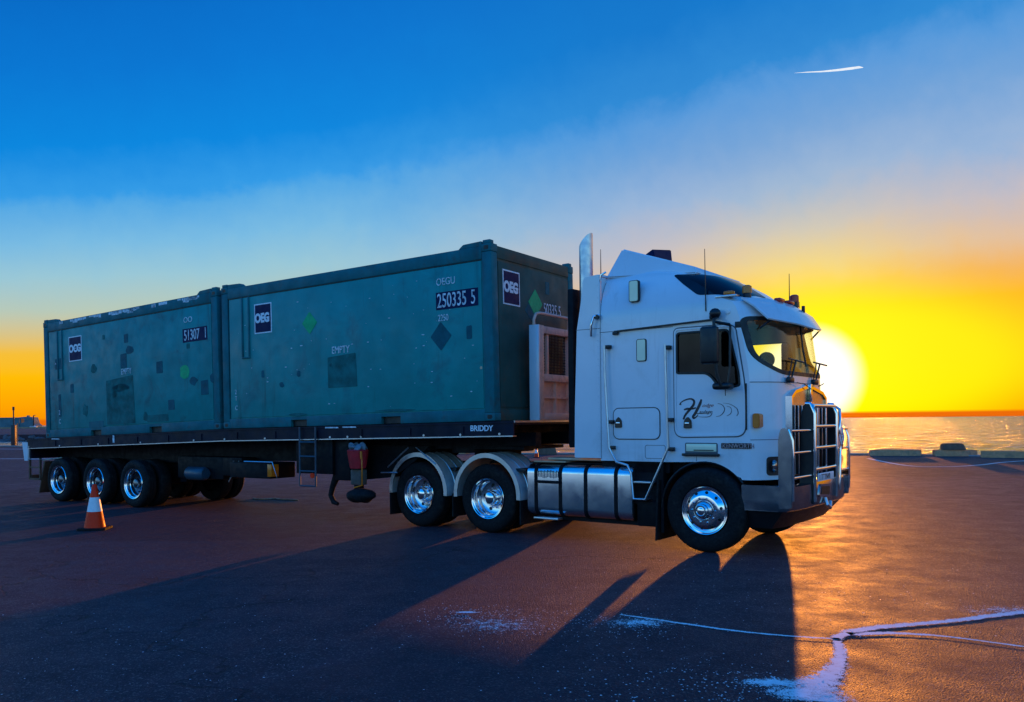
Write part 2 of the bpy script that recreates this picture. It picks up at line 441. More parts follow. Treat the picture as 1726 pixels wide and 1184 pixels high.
def rrect(x0, x1, z0, z1, r, n=5):
    P_ = []
    for cx, cz, a0 in ((x1 - r, z0 + r, -90), (x1 - r, z1 - r, 0), (x0 + r, z1 - r, 90), (x0 + r, z0 + r, 180)):
        for k in range(n + 1):
            a = R(a0 + 90 * k / n); P_.append((cx + r * math.cos(a), cz + r * math.sin(a)))
    return P_


def roundpoly(pts, r, n=4):
    out = []; N = len(pts)
    for i in range(N):
        p = Vector(pts[i]); a = Vector(pts[i - 1]); b = Vector(pts[(i + 1) % N])
        rr = r[i] if isinstance(r, (list, tuple)) else r
        da = (a - p); db = (b - p); rr = min(rr, da.length * .45, db.length * .45)
        pa = p + da.normalized() * rr; pb = p + db.normalized() * rr
        for k in range(n + 1):
            s = k / n; out.append(tuple(pa.lerp(p, s).lerp(p.lerp(pb, s), s)))
    return out


def offset(poly, d):
    """grow a simple polygon by d (counter-clockwise assumed, fixed otherwise)"""
    A = sum(poly[i - 1][0] * poly[i][1] - poly[i][0] * poly[i - 1][1] for i in range(len(poly)))
    s = 1 if A > 0 else -1; out = []; n = len(poly)
    for i in range(n):
        p = Vector(poly[i]); a = Vector(poly[i - 1]); b = Vector(poly[(i + 1) % n])
        e1 = (p - a).normalized(); e2 = (b - p).normalized()
        nn = (Vector((e1.y, -e1.x)) + Vector((e2.y, -e2.x)))
        nn = nn.normalized() if nn.length > 1e-6 else Vector((e1.y, -e1.x))
        k = max(.5, nn.dot(Vector((e2.y, -e2.x))))
        q = p + nn * d * s / k; out.append((q.x, q.y))
    return out


# ------------------------------------------------------------------ ground, sea, far shore
bm = newbm()
shore = [(90, -10), (36, 25.5), (24, 32.2), (20.6, 34.6), (16, 38.3), (9, 40.6), (1, 42.6), (-3.5, 45), (-20, 55.5), (-42, 69.5), (-200, 105)]
poly = shore + [(-400, 110), (-400, -150), (90, -150)]
prism(bm, poly[::-1], -3.0, 0.0, 'z')
obj('ground', bm, ASPH, kind='structure', smooth=0)
bm = newbm(); vs = [bm.verts.new(p) for p in ((-30000, -200, -1.0), (30000, -200, -1.0), (30000, 40000, -1.0), (-30000, 40000, -1.0))]; bm.faces.new(vs)
obj('sea', bm, SEA, kind='structure', smooth=0)
# kerb along the water's edge
bm = newbm()
for a, b in zip(shore[1:-1], shore[2:]):
    a = Vector(a); b = Vector(b); dd = (b - a).normalized(); n = Vector((-dd.y, dd.x)) * -1
    q = [a + n * .02, b + n * .02, b + n * .32, a + n * .32]
    hexa(bm, [(p.x, p.y, -.5) for p in q] + [(p.x, p.y, .06) for p in q])
obj('kerb', bm, KERB, kind='structure', smooth=0)
# far land on the left
bm = newbm(); prism(bm, [(-420, 150), (-66, 146), (-62, 152), (-250, 640), (-420, 640)], -2, .15, 'z')
obj('far_shore', bm, ASPH, kind='structure', smooth=0)
bm = newbm()
for i in range(260):
    x = -110 + 48 * random.random(); s = random.uniform(.35, .8); z = random.uniform(-1.1, -.1)
    bmesh.ops.create_icosphere(bm, subdivisions=1, radius=s, matrix=Matrix.Translation((x, 147.2 - s * .8 - (z < -.6) * .8, z)) @ Matrix.Diagonal((1, .8, .6, 1)))
obj('seawall_rocks', bm, ROCK, kind='stuff', smooth=0)
bm = newbm(); prism(bm, [(-420, 470), (-250, 462), (-240, 470), (-420, 480)], .15, .9, 'z'); obj('sand_strip', bm, SAND, kind='structure', smooth=0)


def strip(name, pts, w, m, z, **k):
    bm = newbm(); L = []
    pts = [Vector(p) for p in pts]
    for i, p in enumerate(pts):
        d_ = (pts[min(i + 1, len(pts) - 1)] - pts[max(i - 1, 0)]).normalized(); n = Vector((-d_.y, d_.x))
        ww = w[i] if isinstance(w, (list, tuple)) else w
        L.append((bm.verts.new((*(p + n * ww / 2), z)), bm.verts.new((*(p - n * ww / 2), z))))
    for (a, b), (c, d_) in zip(L, L[1:]): bm.faces.new((a, b, d_, c))
    for f in bm.faces:
        if f.normal.z < 0: f.normal_flip()
    return obj(name, bm, m, smooth=0, recalc=False, **k)


def curve(pts, n=6):
    pts = [Vector(p) for p in pts]; out = []
    for i in range(len(pts) - 1):
        p0 = pts[max(i - 1, 0)]; p1 = pts[i]; p2 = pts[i + 1]; p3 = pts[min(i + 2, len(pts) - 1)]
        for k in range(n):
            s = k / n
            out.append(.5 * ((2 * p1) + (p2 - p0) * s + (2 * p0 - 5 * p1 + 4 * p2 - p3) * s * s + (3 * p1 - p0 - 3 * p2 + p3) * s ** 3))
    out.append(pts[-1]); return out


strip('painted_line', curve([(14.6, 34.6), (13.7, 29.3), (14.6, 28.4), (16.2, 29.2), (18.7, 31.3), (24, 34)]), .14, LINEP, .004, kind='structure')
strip('painted_line', [(-29, 43.6), (-16, 41.2)], .30, LINEP, .004, kind='structure')
strip('painted_line', [(-60, 71), (-26, 56.6)], .35, LINEP, .004, kind='structure')

# dried salt lines on the asphalt


def salt(name, pts, w, dens):
    pts = curve([(*p, 0) for p in pts], 8); n = len(pts)
    bm = newbm(); uvl = bm.loops.layers.uv.new('UVMap'); L = []
    ws = [Vector((w[min(int(i / 8), len(w) - 1)], 0, 0)) for i in range(n)]
    for i, p in enumerate(pts):
        d_ = (pts[min(i + 1, n - 1)] - pts[max(i - 1, 0)]).normalized(); nn = Vector((-d_.y, d_.x, 0))
        f = i / 8; a = int(f); ww = w[min(a, len(w) - 1)] * (1 - (f - a)) + w[min(a + 1, len(w) - 1)] * (f - a)
        j = random.uniform(-.03, .03) * ww * 2
        p = Vector((p.x, p.y, .005)) + nn * j
        L.append((bm.verts.new(p + nn * ww / 2), bm.verts.new(p - nn * ww / 2)))
    for i in range(n - 1):
        f = bm.faces.new((L[i][1], L[i + 1][1], L[i + 1][0], L[i][0]))
        for lp, v in zip(f.loops, (0, 0, 1, 1)): lp[uvl].uv = (dens, v)
    for f in bm.faces:
        f.normal_update()
        if f.normal.z < 0: f.normal_flip()
    return obj(name, bm, SALT, smooth=0, kind='stuff', recalc=False)


def saltpatch(x, y, rx, ry, dens, z=.006):
    bm = newbm(); uvl = bm.loops.layers.uv.new('UVMap'); c = bm.verts.new((x, y, z)); N = 28
    ring = [bm.verts.new((x + rx * math.cos(k * math.tau / N) * random.uniform(.85, 1.15), y + ry * math.sin(k * math.tau / N) * random.uniform(.85, 1.15), z)) for k in range(N)]
    for k in range(N):
        f = bm.faces.new((c, ring[k], ring[(k + 1) % N]))
        for lp, v in zip(f.loops, (.5, 0, 0)): lp[uvl].uv = (dens, v)
    return obj('salt_patch', bm, SALT, smooth=0, kind='stuff', recalc=False)


salt('salt_line', [(.92, 7.28), (1.39, 6.94), (1.79, 6.66), (2.15, 6.5), (2.46, 6.41)], [.05, .07, .06, .05, .07], 1.1)
salt('salt_line', [(2.42, 6.36), (2.62, 6.60), (2.95, 6.76), (3.56, 6.93), (4.3, 7.2), (5.0, 7.4)], [.10, .16, .15, .13, .15, .2], 1.25)
salt('salt_line', [(2.60, 6.55), (2.95, 6.56), (3.3, 6.45), (3.75, 6.12), (4.2, 5.8)], [.14, .12, .05, .05, .05], 1.2)
salt('salt_line', [(2.46, 6.44), (2.36, 6.1), (2.22, 5.78), (2.06, 5.5), (1.90, 5.3), (1.8, 5.0)], [.08, .13, .17, .26, .40, .55], 1.05)
saltpatch(1.66, 5.36, .30, .12, 1.0); saltpatch(1.05, 6.98, .34, .22, .62); saltpatch(-.42, 7.42, .13, .05, 1.3)
saltpatch(-.15, 6.95, .55, .4, .36, .0055); saltpatch(1.75, 5.15, .34, .2, .85, .007); saltpatch(4.25, 7.3, .5, .25, .42, .0065)
bm = newbm()
for i in range(1500):
    cx, cy, s = random.choice([(.1, 7.0, .6), (.9, 6.9, .4), (.9, 5.4, .7), (-.4, 7.3, .35), (1.5, 5.3, .4), (-2.5, 6.0, 2.2), (2.5, 8.2, 2.0)])
    x = random.gauss(cx, s * .6); y = random.gauss(cy, s * .6); q = random.uniform(.003, .009)
    if y < 4: continue
    a = random.random() * 6.28
    bm.faces.new([bm.verts.new((x + q * math.cos(a + k * 1.57) * random.uniform(.6, 1.3), y + q * math.sin(a + k * 1.57) * random.uniform(.6, 1.3), .005 + (k % 2) * .002)) for k in range(4)])
obj('salt_specks', bm, LETTER, kind='stuff', smooth=0)

# ------------------------------------------------------------------ wheels
def make_wheel(name, parent, x, yout, rt, kind, width=.28, zc=None):
    """outer face towards -y at y=yout"""
    zc = rt if zc is None else zc
    bm = newbm(); w = width; e = rt - .52
    lathe(bm, [(.305, .05), (.325, .012), (.36, .0), (.43 + e, -.006), (.475 + e, .006), (.502 + e, .022), (.517 + e, .045), (.52 + e, .06),
               (.52 + e, .085), (.508 + e, .088), (.508 + e, .096), (.52 + e, .10), (.52 + e, .134), (.508 + e, .137), (.508 + e, .145), (.52 + e, .148),
               (.52 + e, w - .075), (.517 + e, w - .045), (.48 + e, w), (.36, w), (.305, w - .04)], seg=64)
    tyre = obj(name, bm, RUBBER, parent, 30); tyre.location = (x, yout, zc)
    tyre['part_note'] = 'tyre'
    bm = newbm()
    if kind == 'steer':
        lathe(bm, [(.305, .06), (.312, .012), (.306, .002), (.296, .006), (.285, .024), (.262, .03), (.25, .02), (.205, -.018), (.185, -.024), (.135, -.024), (.13, -.02), (.125, 0), (.0, 0)], seg=64)
        rim = obj('rim', bm, CHROME, tyre, 35)
        bm = newbm()
        for k in range(10):
            a = k * math.tau / 10 + .16; c = Vector((.229 * math.cos(a), -.003, .229 * math.sin(a)))
            n = Vector((.62 * math.cos(a), -.78, .62 * math.sin(a)))
            M = Matrix.Translation(c) @ n.to_track_quat('Z', 'Y').to_matrix().to_4x4()
            bmesh.ops.create_cone(bm, cap_ends=True, segments=14, radius1=.020, radius2=.020, depth=.008, matrix=M)
        obj('hand_holes', bm, GASKET, rim, 30, kind='stuff')
        bm = newbm(); lathe(bm, [(.118, 0), (.116, -.03), (.10, -.05), (.088, -.055), (.084, -.095), (.07, -.105), (.03, -.108), (0, -.108)], seg=32)
        obj('hub', bm, ALU, rim, 35)
        bm = newbm(); lathe(bm, [(.076, -.107), (.07, -.112), (.058, -.112), (.05, -.104), (.03, -.112), (0, -.114)], seg=32)
        obj('hub_cap', bm, CHROME, rim, 35)
    else:
        lathe(bm, [(.305, .05), (.314, .010), (.308, .0), (.297, .004), (.287, .02), (.272, .026), (.265, .04), (.262, .10), (.252, .112)], seg=64)
        rim = obj('rim', bm, CHROME, tyre, 35, recalc=False)
        bm = newbm(); lathe(bm, [(.254, .110), (.248, .18), (.215, .198), (.13, .20), (.12, .19), (0, .19)], seg=64); obj('wheel_disc', bm, DARKM if parent.name.startswith('trailer') else ALU, rim, 35, recalc=False)
        bm = newbm(); lathe(bm, [(.115, .195), (.112, .13), (.098, .115), (.095, .07), (.085, .052), (.05, .036), (.0, .03)], seg=36)
        obj('hub', bm, DARKM if parent.name.startswith('trailer') else CHROME, rim, 35)
        bm = newbm()
        for k in range(5):
            a = k * math.tau / 5 + .5; c = Vector((.19 * math.cos(a), .194, .19 * math.sin(a)))
            bmesh.ops.create_cone(bm, cap_ends=True, segments=12, radius1=.026, radius2=.026, depth=.008, matrix=Matrix.Translation(c) @ Matrix.Rotation(R(90), 4, 'X'))
        obj('hand_holes', bm, GASKET, rim, 30, kind='stuff')
    bm = newbm()
    for k in range(10):
        a = k * math.tau / 10; r_ = .158; y = -.035 if kind == 'steer' else .186
        bmesh.ops.create_cone(bm, cap_ends=True, segments=6, radius1=.016, radius2=.010, depth=.036, matrix=Matrix.Translation((r_ * math.cos(a), y, r_ * math.sin(a))) @ Matrix.Rotation(R(90), 4, 'X'))
    obj('wheel_nuts', bm, CHROME, rim, 30, kind='stuff')
    return tyre


def inner_tyre(parent, x, y0, rt, zc):
    bm = newbm(); e = rt - .52
    lathe(bm, [(.30, .03), (.36, 0), (.45 + e, -.004), (.505 + e, .02), (.52 + e, .05), (.52 + e, .22), (.505 + e, .25), (.45 + e, .27), (.3, .26), (.29, .14), (0, .14)], seg=48)
    o = obj('inner_tyre', bm, RUBBER, parent, 30); o.location = (x, y0, zc)
    return o


# ------------------------------------------------------------------ prime mover
YAW_T = R(36.8)
T = thing('truck', 'white high-roof prime mover with chrome bull bar, pulling the flatbed trailer', 'truck', (3.188, 11.555, 0), (0, 0, -YAW_T))

ZS = [(.93, .85, 1.150, .33), (1.4, .855, 1.150, .33), (2.12, .85, 1.150, .33), (2.27, .84, 1.150, .33), (2.6, .80, 1.150, .35), (2.95, .755, 1.148, .36),
      (3.08, .72, 1.146, .37), (3.15, .665, 1.142, .37), (3.185, .52, 1.138, .32), (3.23, .40, 1.13, .30), (3.33, .29, 1.11, .32), (3.44, .14, 1.07, .34), (3.57, -.08, 1.00, .36),
      (3.66, -.36, .93, .38), (3.71, -.62, .86, .38), (3.735, -.85, .78, .38)]


def cabring(z, xf, w, dd, off, xr=-1.6):
    P_ = []; w_ = w - off; xs = xf - dd
    for k in range(5): P_.append((xr + off + (xs - (xr + off)) * k / 5, -w_))
    N = 22
    for k in range(N + 1):
        a = -math.pi / 2 + math.pi * k / N; s = math.sin(a); yy = w_ * math.copysign(abs(s) ** .75, s)
        xx = xs + (dd - off) * (1 - abs(yy / w_) ** 4.5)
        P_.append((xx, yy))
    for k in range(5): P_.append((xs + ((xr + off) - xs) * (k + 1) / 5, w_))
    return [(x, y, z) for x, y in P_]


def cabsolid(off=0.0, z0=None, z1=None, xr=-1.6):
    bm = newbm(); rings = []
    for z, xf, w, dd in ZS:
        zz = z
        if z != ZS[-1][0] and z > ZS[-1][0] - off - .004: continue
        if z == ZS[0][0]: zz = z + off if z0 is None else z0
        if z == ZS[-1][0]: zz = z - off
        rings.append([bm.verts.new(p) for p in cabring(zz, xf, w, dd, off, xr)])
    n = len(rings[0])
    bm.faces.new(rings[0][::-1]); bm.faces.new(rings[-1])
    for A, B in zip(rings, rings[1:]):
        for k in range(n): bm.faces.new((A[k], A[(k + 1) % n], B[(k + 1) % n], B[k]))
    return bm


def prismbm(poly, a, b, axis='y'):
    return prism(newbm(), poly, a, b, axis)


door_win = roundpoly([(-.45, 2.28), (-.05, 2.265), (.02, 2.22), (.12, 2.09), (.21, 2.06), (.395, 2.10), (.385, 2.25), (.255, 2.80), (-.45, 2.80)], [.03, .04, .06, .05, .05, .02, .1, .06, .05])
ws_poly = roundpoly([(-.80, 2.25), (-1.10, 2.42), (-1.135, 2.93), (1.135, 2.93), (1.10, 2.42), (.80, 2.25)], [.25, .22, .08, .08, .22, .25], 6)
arch = [(-1.7, .85), (-1.7, 1.13), (-.62, 1.13)] + [(-.08 + .62 * math.cos(R(a)) * 1.0, .52 + .63 * math.sin(R(a))) for a in range(100, 42, -6)] + [(.40, .955), (.44, .88)]
body = cabsolid(0)
cav = [(-1.55, -1.09), (.30, -1.09), (.42, -1.03), (.54, -.90), (.66, -.5), (.67, 0), (.66, .5), (.54, .90), (.42, 1.03), (.30, 1.09), (-1.55, 1.09)]
body = boolean(body, [('DIFFERENCE', prismbm(arch, -1.3, 1.3)), ('DIFFERENCE', prismbm(door_win, -1.3, 1.3)), ('DIFFERENCE', prismbm(ws_poly, .36, 1.2, 'x')),
                      ('DIFFERENCE', prismbm(cav, 1.25, 3.02, 'z'))])
cab = obj('cab', body, WHITE, T, 32)


def skin(name, poly, a, b, axis, m, o0, o1, hole=None, parent=cab, smooth=32):
    """piece of the cab's skin between the offsets o0 (outer) and o1 (inner) inside a prism"""
    s = boolean(cabsolid(o0), [('INTERSECT', prismbm(poly, a, b, axis)), ('DIFFERENCE', cabsolid(o1, z0=.7))])
    if hole: s = boolean(s, [('DIFFERENCE', prismbm(hole, a - .1, b + .1, axis))])
    return obj(name, s, m, parent, smooth)


# glazing
skin('windscreen', offset(ws_poly, -.004), .38, 1.2, 'x', WGLASS, .018, .026)
skin('windscreen_seal', offset(ws_poly, .022), .34, 1.2, 'x', GASKET, -.007, .03, hole=offset(ws_poly, -.028))
skin('door_window', offset(door_win, -.004), -1.3, -1.0, 'y', DGLASS2, .02, .028)
skin('door_window', offset(door_win, -.004), 1.0, 1.3, 'y', DGLASS, .02, .028)
skin('window_seal', offset(door_win, .012), -1.3, -1.0, 'y', GASKET, -.005, .03, hole=offset(door_win, -.014))
skin('window_seal', offset(door_win, .012), 1.0, 1.3, 'y', GASKET, -.005, .03, hole=offset(door_win, -.014))
# door outline: raised white flange with a dark seam round it
door = roundpoly([(-.485, 1.455), (.465, 1.47), (.47, 2.05), (.345, 2.82), (.25, 2.86), (-.485, 2.86)], [.13, .13, .2, .08, .08, .07], 6)
skin('door_seam', offset(door, .012), -1.3, -1.0, 'y', SEAM, -.004, .01, hole=offset(door, -.003))
skin('door_edge', offset(door, -.003), -1.3, -1.0, 'y', WHITE, -.012, .01, hole=offset(door, -.026))
skin('roof_side_window', roundpoly([(-.56, 3.585), (-.40, 3.45), (-.16, 3.27), (.36, 3.235), (.30, 3.35), (.14, 3.475), (-.10, 3.585), (-.32, 3.60)], .04), -1.3, 0, 'y', KGLASS, -.004, .006)
bmw = roundpoly([(.36, 1.93), (.62, 1.93), (.62, 1.96), (.36, 1.96)], .01)
for z_ in (2.135, 1.425):
    bm = newbm(); tube(bm, [p for p in cabring(z_, .852, 1.15, .33, -.0005) if p[0] > .47], .0045, 6); obj('panel_seam', bm, SEAM, cab)
skin('panel_seam', [(-1.6, 2.885), (-.5, 2.885), (-.5, 2.893), (-1.6, 2.893)], -1.3, -1.0, 'y', SEAM, -.0015, .01)
for x_ in (-1.592,):
    skin('panel_seam', [(x_, 1.15), (x_ + .007, 1.15), (x_ + .007, 3.6), (x_, 3.6)], -1.3, -.9, 'y', SEAM, -.0015, .01)
skin('panel_seam', [(-.19, 1.15), (-.184, 1.15), (-.184, 1.24), (-.19, 1.24)], -1.3, -1.0, 'y', SEAM, -.0015, .01)
# luggage locker
lk = rrect(-1.40, -.69, 1.42, 1.85, .09)
skin('locker_seal', lk, -1.3, -1.0, 'y', GASKET, -.006, .01, hole=offset(lk, -.012))
skin('locker_hatch', offset(lk, -.012), -1.3, -1.0, 'y', WHITE, -.009, .01)
skin('hatch_seam', rrect(-.92, -.62, 1.17, 1.35, .03), -1.3, -1.0, 'y', SEAM, -.002, .01, hole=offset(rrect(-.92, -.62, 1.17, 1.35, .03), -.006))
for x_, z_ in ((-1.31, 1.58), (-.30, 1.57)):
    bm = newbm(); prism(bm, roundpoly([(x_ - .055, z_), (x_ + .055, z_), (x_ + .05, z_ + .10), (x_, z_ + .15), (x_ - .045, z_ + .10)], .02), -1.178, -1.14, 'y', .006)
    h_ = obj('latch', bm, MUDF, cab, 30)
    bm = newbm(); box(bm, x_ - .03, x_ + .03, -1.188, -1.176, z_ + .05, z_ + .075, .004); obj('latch_lever', bm, CHROME, h_)
# sleeper windows
for x_, z_, h_ in ((-1.06, 3.27, .27), (-.955, 2.47, .28)):
    bm = newbm(); prism(bm, rrect(x_ - .075, x_ + .075, z_ - .01, z_ + h_ + .01, .03), -1.165, -1.11, 'y', .004); w_ = obj('sleeper_window_frame', bm, BLACK, cab)
    bm = newbm(); prism(bm, rrect(x_ - .062, x_ + .062, z_, z_ + h_, .022), -1.172, -1.15, 'y', .003); obj('sleeper_window', bm, PALEW, w_)
# drip rail, body side step, badge, side marker
bm = newbm(); prism(bm, [(-1.36, 2.875), (.06, 2.925), (.06, 2.945), (-1.36, 2.895)], -1.185, -1.14, 'y', .004); obj('drip_rail', bm, BLACK, cab)
bm = newbm(); box(bm, -1.38, -1.30, -1.19, -1.14, 2.84, 2.88, .006); obj('rail_end', bm, BLACK, cab)
bm = newbm(); prism(bm, rrect(-.34, .10, 1.225, 1.385, .02), -1.158, -1.13, 'y'); v_ = obj('step_recess_frame', bm, SEAM, cab)
bm = newbm(); box(bm, -.325, .085, -1.162, -1.15, 1.275, 1.372, .004); obj('step_plate', bm, PALEW, v_)
bm = newbm(); box(bm, -.37, .13, -1.20, -1.15, 1.215, 1.25, .008); obj('step_tread', bm, BLACK, v_)
bm = newbm(); box(bm, -.22, .05, -1.168, -1.158, 1.285, 1.297, .002); obj('slot', bm, BLACK, v_)
bm = newbm(); prism(bm, rrect(.15, .54, 1.315, 1.385, .01), -1.160, -1.12, 'y'); b_ = obj('badge_plate', bm, BLACK, cab)
text('KENWORTH', .082, (.165, -1.161, 1.322), 'side', CHROME, b_, sx=.88, bold=.002)
bm = newbm(); prism(bm, rrect(.555, .645, 1.57, 1.75, .03), -1.165, -1.03, 'y', .008); obj('side_marker', bm, ORANGE, cab)
# chrome/black door post strip
bm = newbm(); tube(bm, [(.475, -1.156, 1.55), (.475, -1.156, 2.12)], .012, 8); obj('door_post_strip', bm, BLACK, cab)

# sign-writing on the door
sg = bpy.data.objects.new('tmp', None)


def stroke(name, pts, r, m, parent, y=-1.153):
    pts = curve([(p[0], 0, p[1]) for p in pts], 6); n = len(pts); bm = newbm(); L = []
    for i, p in enumerate(pts):
        d_ = (pts[min(i + 1, n - 1)] - pts[max(i - 1, 0)]).normalized(); nn = Vector((-d_.z, 0, d_.x))
        f = i / (n - 1) * (len(r) - 1); a = int(f); rr = r[min(a, len(r) - 1)] * (1 - f + a) + r[min(a + 1, len(r) - 1)] * (f - a)
        L.append([bm.verts.new((q.x, yy, q.z)) for yy in (y, y + .004) for q in (p + nn * rr, p - nn * rr)])
    for A, B in zip(L, L[1:]):
        for k, l in ((0, 1), (1, 3), (3, 2), (2, 0)): bm.faces.new((A[k], A[l], B[l], B[k]))
    return obj(name, bm, m, parent, 0)


INK = mat('sign_ink', (.015, .012, .02), .35)


def LG(px, pz): # pixel of the 1120..1300 x 640..780 enlargement (8.456x) to door coordinates
    x = 1120 + px / 8.456; y = 640 + pz / 8.456
    return (-.46 + (x - 1136) * (.91 / 116) - .0, 1.47 + (735 - y) * .00756)


A_ = lambda L: [LG(*p) for p in L]
sw = stroke('sign_writing', A_([(195, 355), (205, 320), (270, 285), (350, 270), (400, 300), (390, 360), (330, 430), (270, 500), (240, 565)]), [.016, .006, .008, .010, .014, .016, .016, .014, .012], INK, cab)
stroke('letter_stroke', A_([(510, 280), (490, 340), (450, 420), (410, 490), (385, 525), (395, 548), (430, 530), (460, 495)]), [.010, .018, .018, .018, .016, .012, .008, .004], INK, sw)
stroke('letter_stroke', A_([(250, 425), (300, 412), (370, 412), (430, 400)]), [.008, .014, .012, .008], INK, sw)
stroke('letter_stroke', A_([(430, 480), (520, 482), (600, 478), (640, 470)]), [.005, .004, .003, .002], INK, sw)
stroke('swoosh', A_([(745, 345), (800, 360), (840, 410), (830, 465), (780, 515), (720, 528)]), [.002, .003, .004, .005, .003, .002], INK, sw)
stroke('swoosh', A_([(870, 385), (920, 400), (940, 440), (925, 490), (870, 522)]), [.001, .003, .002, .004, .002], INK, sw)
stroke('swoosh', A_([(820, 340), (900, 352), (970, 385), (1020, 430), (1030, 490), (1010, 522)]), [.001, .002, .003, .004, .005, .003], INK, sw)
stroke('swoosh', A_([(440, 525), (520, 532), (610, 530), (650, 505), (665, 470)]), [.001, .003, .004, .004, .002], INK, sw)
p_ = LG(515, 390); text('odge', .062, (p_[0], -1.151, p_[1]), 'side', REDTXT, sw, sx=1.25, shear=.4)
p_ = LG(470, 480); text('aulage', .062, (p_[0], -1.151, p_[1]), 'side', INK, sw, sx=1.15, shear=.4)

# interior
bm = newbm(); box(bm, -1.5, .50, -1.07, 1.07, 1.3, 1.36); obj('cab_floor', bm, INTER, cab, 0)
bm = newbm(); prism(bm, roundpoly([(-.98, .36), (.98, .36), (1.02, .50), (.86, .68), (.5, .755), (-.5, .755), (-.86, .68), (-1.02, .50)], .04), 1.5, 2.22, 'z')
for v in bm.verts: v.co = Vector((v.co.y, v.co.x, v.co.z))
obj('dashboard', bm, INTER, cab)
bm = newbm(); box(bm, -.62, -.56, -1.08, 1.08, 1.36, 3.0); obj('sleeper_partition', bm, SEAT, cab)
for y_ in (-.62, .62):
    bm = newbm(); box(bm, -.45, .02, y_ - .25, y_ + .25, 1.75, 1.92, .05, 3); s_ = obj('seat', bm, SEAT, cab)
    bm = newbm(); box(bm, -.50, -.36, y_ - .24, y_ + .24, 1.85, 2.46, .05, 3); obj('seat_back', bm, SEAT, s_)
    bm = newbm(); box(bm, -.49, -.39, y_ - .14, y_ + .14, 2.47, 2.64, .04, 3); obj('head_rest', bm, SEAT, s_)
bm = newbm(); tube(bm, [(.28 + .06 * math.sin(k * .3142) * 1, -.62 + .22 * math.cos(k * .3142), 2.12 + .19 * math.sin(k * .3142)) for k in range(20)], .015, 8, True); obj('steering_wheel', bm, BLACK, cab)
bm = newbm(); lathe(bm, [(.10, 0), (.10, .04), (.02, .06), (0, .06)], (.60, -.80, 2.42), 20); tube(bm, [(.6, -.8, 2.25), (.6, -.8, 2.34)], .015); obj('cab_fan', bm, BLACK, cab)

# rear fairing (side extenders) and rear wall
for s in (-1, 1):
    bm = newbm(); prism(bm, roundpoly([(-1.602, 1.16), (-1.602, 3.695), (-1.86, 3.675), (-1.91, 3.3), (-1.975, 2.95), (-2.02, 1.8), (-2.03, 1.16)], [.01, .03, .05, .05, .02, .02, .02]), s * 1.148, s * 1.11, 'y', .004)
    f_ = obj('side_fairing', bm, WHITE, T)
    bm = newbm(); box(bm, -1.99, -1.60, s * 1.1485 - .002, s * 1.1485 + .002, 2.945, 2.952); obj('fairing_seam', bm, SEAM, f_)
bm = newbm()
for z_ in [1.25 + .085 * i for i in range(28)]:
    for x_ in (-1.57, -1.63): bmesh.ops.create_uvsphere(bm, u_segments=6, v_segments=4, radius=.006, matrix=Matrix.Translation((x_, -1.1505, z_)))
for x_ in [-1.5 + .09 * i for i in range(20)]: bmesh.ops.create_uvsphere(bm, u_segments=6, v_segments=4, radius=.0055, matrix=Matrix.Translation((x_, -1.1505, 1.155)))
obj('rivets', bm, WHITE, cab, 60, kind='stuff')
bm = newbm(); prism(bm, [(-1.602, 3.70), (-1.86, 3.68), (-1.86, 3.65), (-1.602, 3.67)], -1.09, 1.09, 'y'); obj('rear_roof_lip', bm, WHITE, T)
bm = newbm(); tube(bm, [(-1.60, -1.13, 3.60), (-1.585, -1.135, 3.68), (-1.52, -1.10, 3.72)], .014, 8); obj('roof_handle', bm, CHROME, T)
bm = newbm(); tube(bm, [(-1.60, -1.16, 3.13), (-1.66, -1.21, 3.11), (-1.70, -1.21, 2.98), (-1.71, -1.19, 2.84)], .018, 10); obj('fairing_grab_handle', bm, CHROME, T)
bm = newbm(); lathe(bm, [(0, 0), (.035, 0), (.035, .03), (.02, .045), (0, .05)], (-1.62, -1.205, 3.10), 12); obj('handle_foot', bm, BLACK, T)

# roof deflector and scoop
bm = newbm()
hexa(bm, [(-1.60, -.98, 3.66), (-.30, -.84, 3.60), (-.30, .84, 3.60), (-1.60, .98, 3.66), (-1.38, -.90, 4.055), (-.34, -.80, 3.70), (-.34, .80, 3.70), (-1.38, .90, 4.055)])
bmesh.ops.bevel(bm, geom=list(bm.edges), offset=.02, segments=2, affect='EDGES'); dfl = obj('roof_deflector', bm, WHITE, T, 50)
bm = newbm(); hexa(bm, [(-1.75, .25, 3.95), (-1.42, .25, 3.92), (-1.42, .8, 3.92), (-1.75, .8, 3.95), (-1.74, .25, 4.12), (-1.50, .25, 4.25), (-1.46, .8, 4.32), (-1.74, .8, 4.22)])
bmesh.ops.bevel(bm, geom=list(bm.edges), offset=.015, segments=2, affect='EDGES'); obj('roof_scoop', bm, NAVY, T, 50)
# visor
vis = [[(.41, 1.10, 3.19), (.56, .62, 3.215), (.67, 0, 3.185)], [(.56, 1.08, 3.08), (.76, .58, 3.07), (.84, 0, 3.03)], [(.72, 1.03, 2.915), (.90, .5, 2.88), (.965, 0, 2.85)]]
bm = newbm(); G = []
for row in vis:
    full = [(x, -y, z) for x, y, z in row] + [(x, y, z) for x, y, z in row[:-1][::-1]]
    G.append(full)
top = [[bm.verts.new(p) for p in r_] for r_ in G]; bot = [[bm.verts.new((p[0] - .012, p[1], p[2] - .014)) for p in r_] for r_ in G]
for L, fl in ((top, 1), (bot, -1)):
    for i in range(2):
        for j in range(4):
            q = (L[i][j], L[i][j + 1], L[i + 1][j + 1], L[i + 1][j]); bm.faces.new(q[::fl])
edge = [(0, j) for j in range(4)] + [(i, 4) for i in range(2)] + [(2, j) for j in range(4, 0, -1)] + [(i, 0) for i in range(2, 0, -1)]
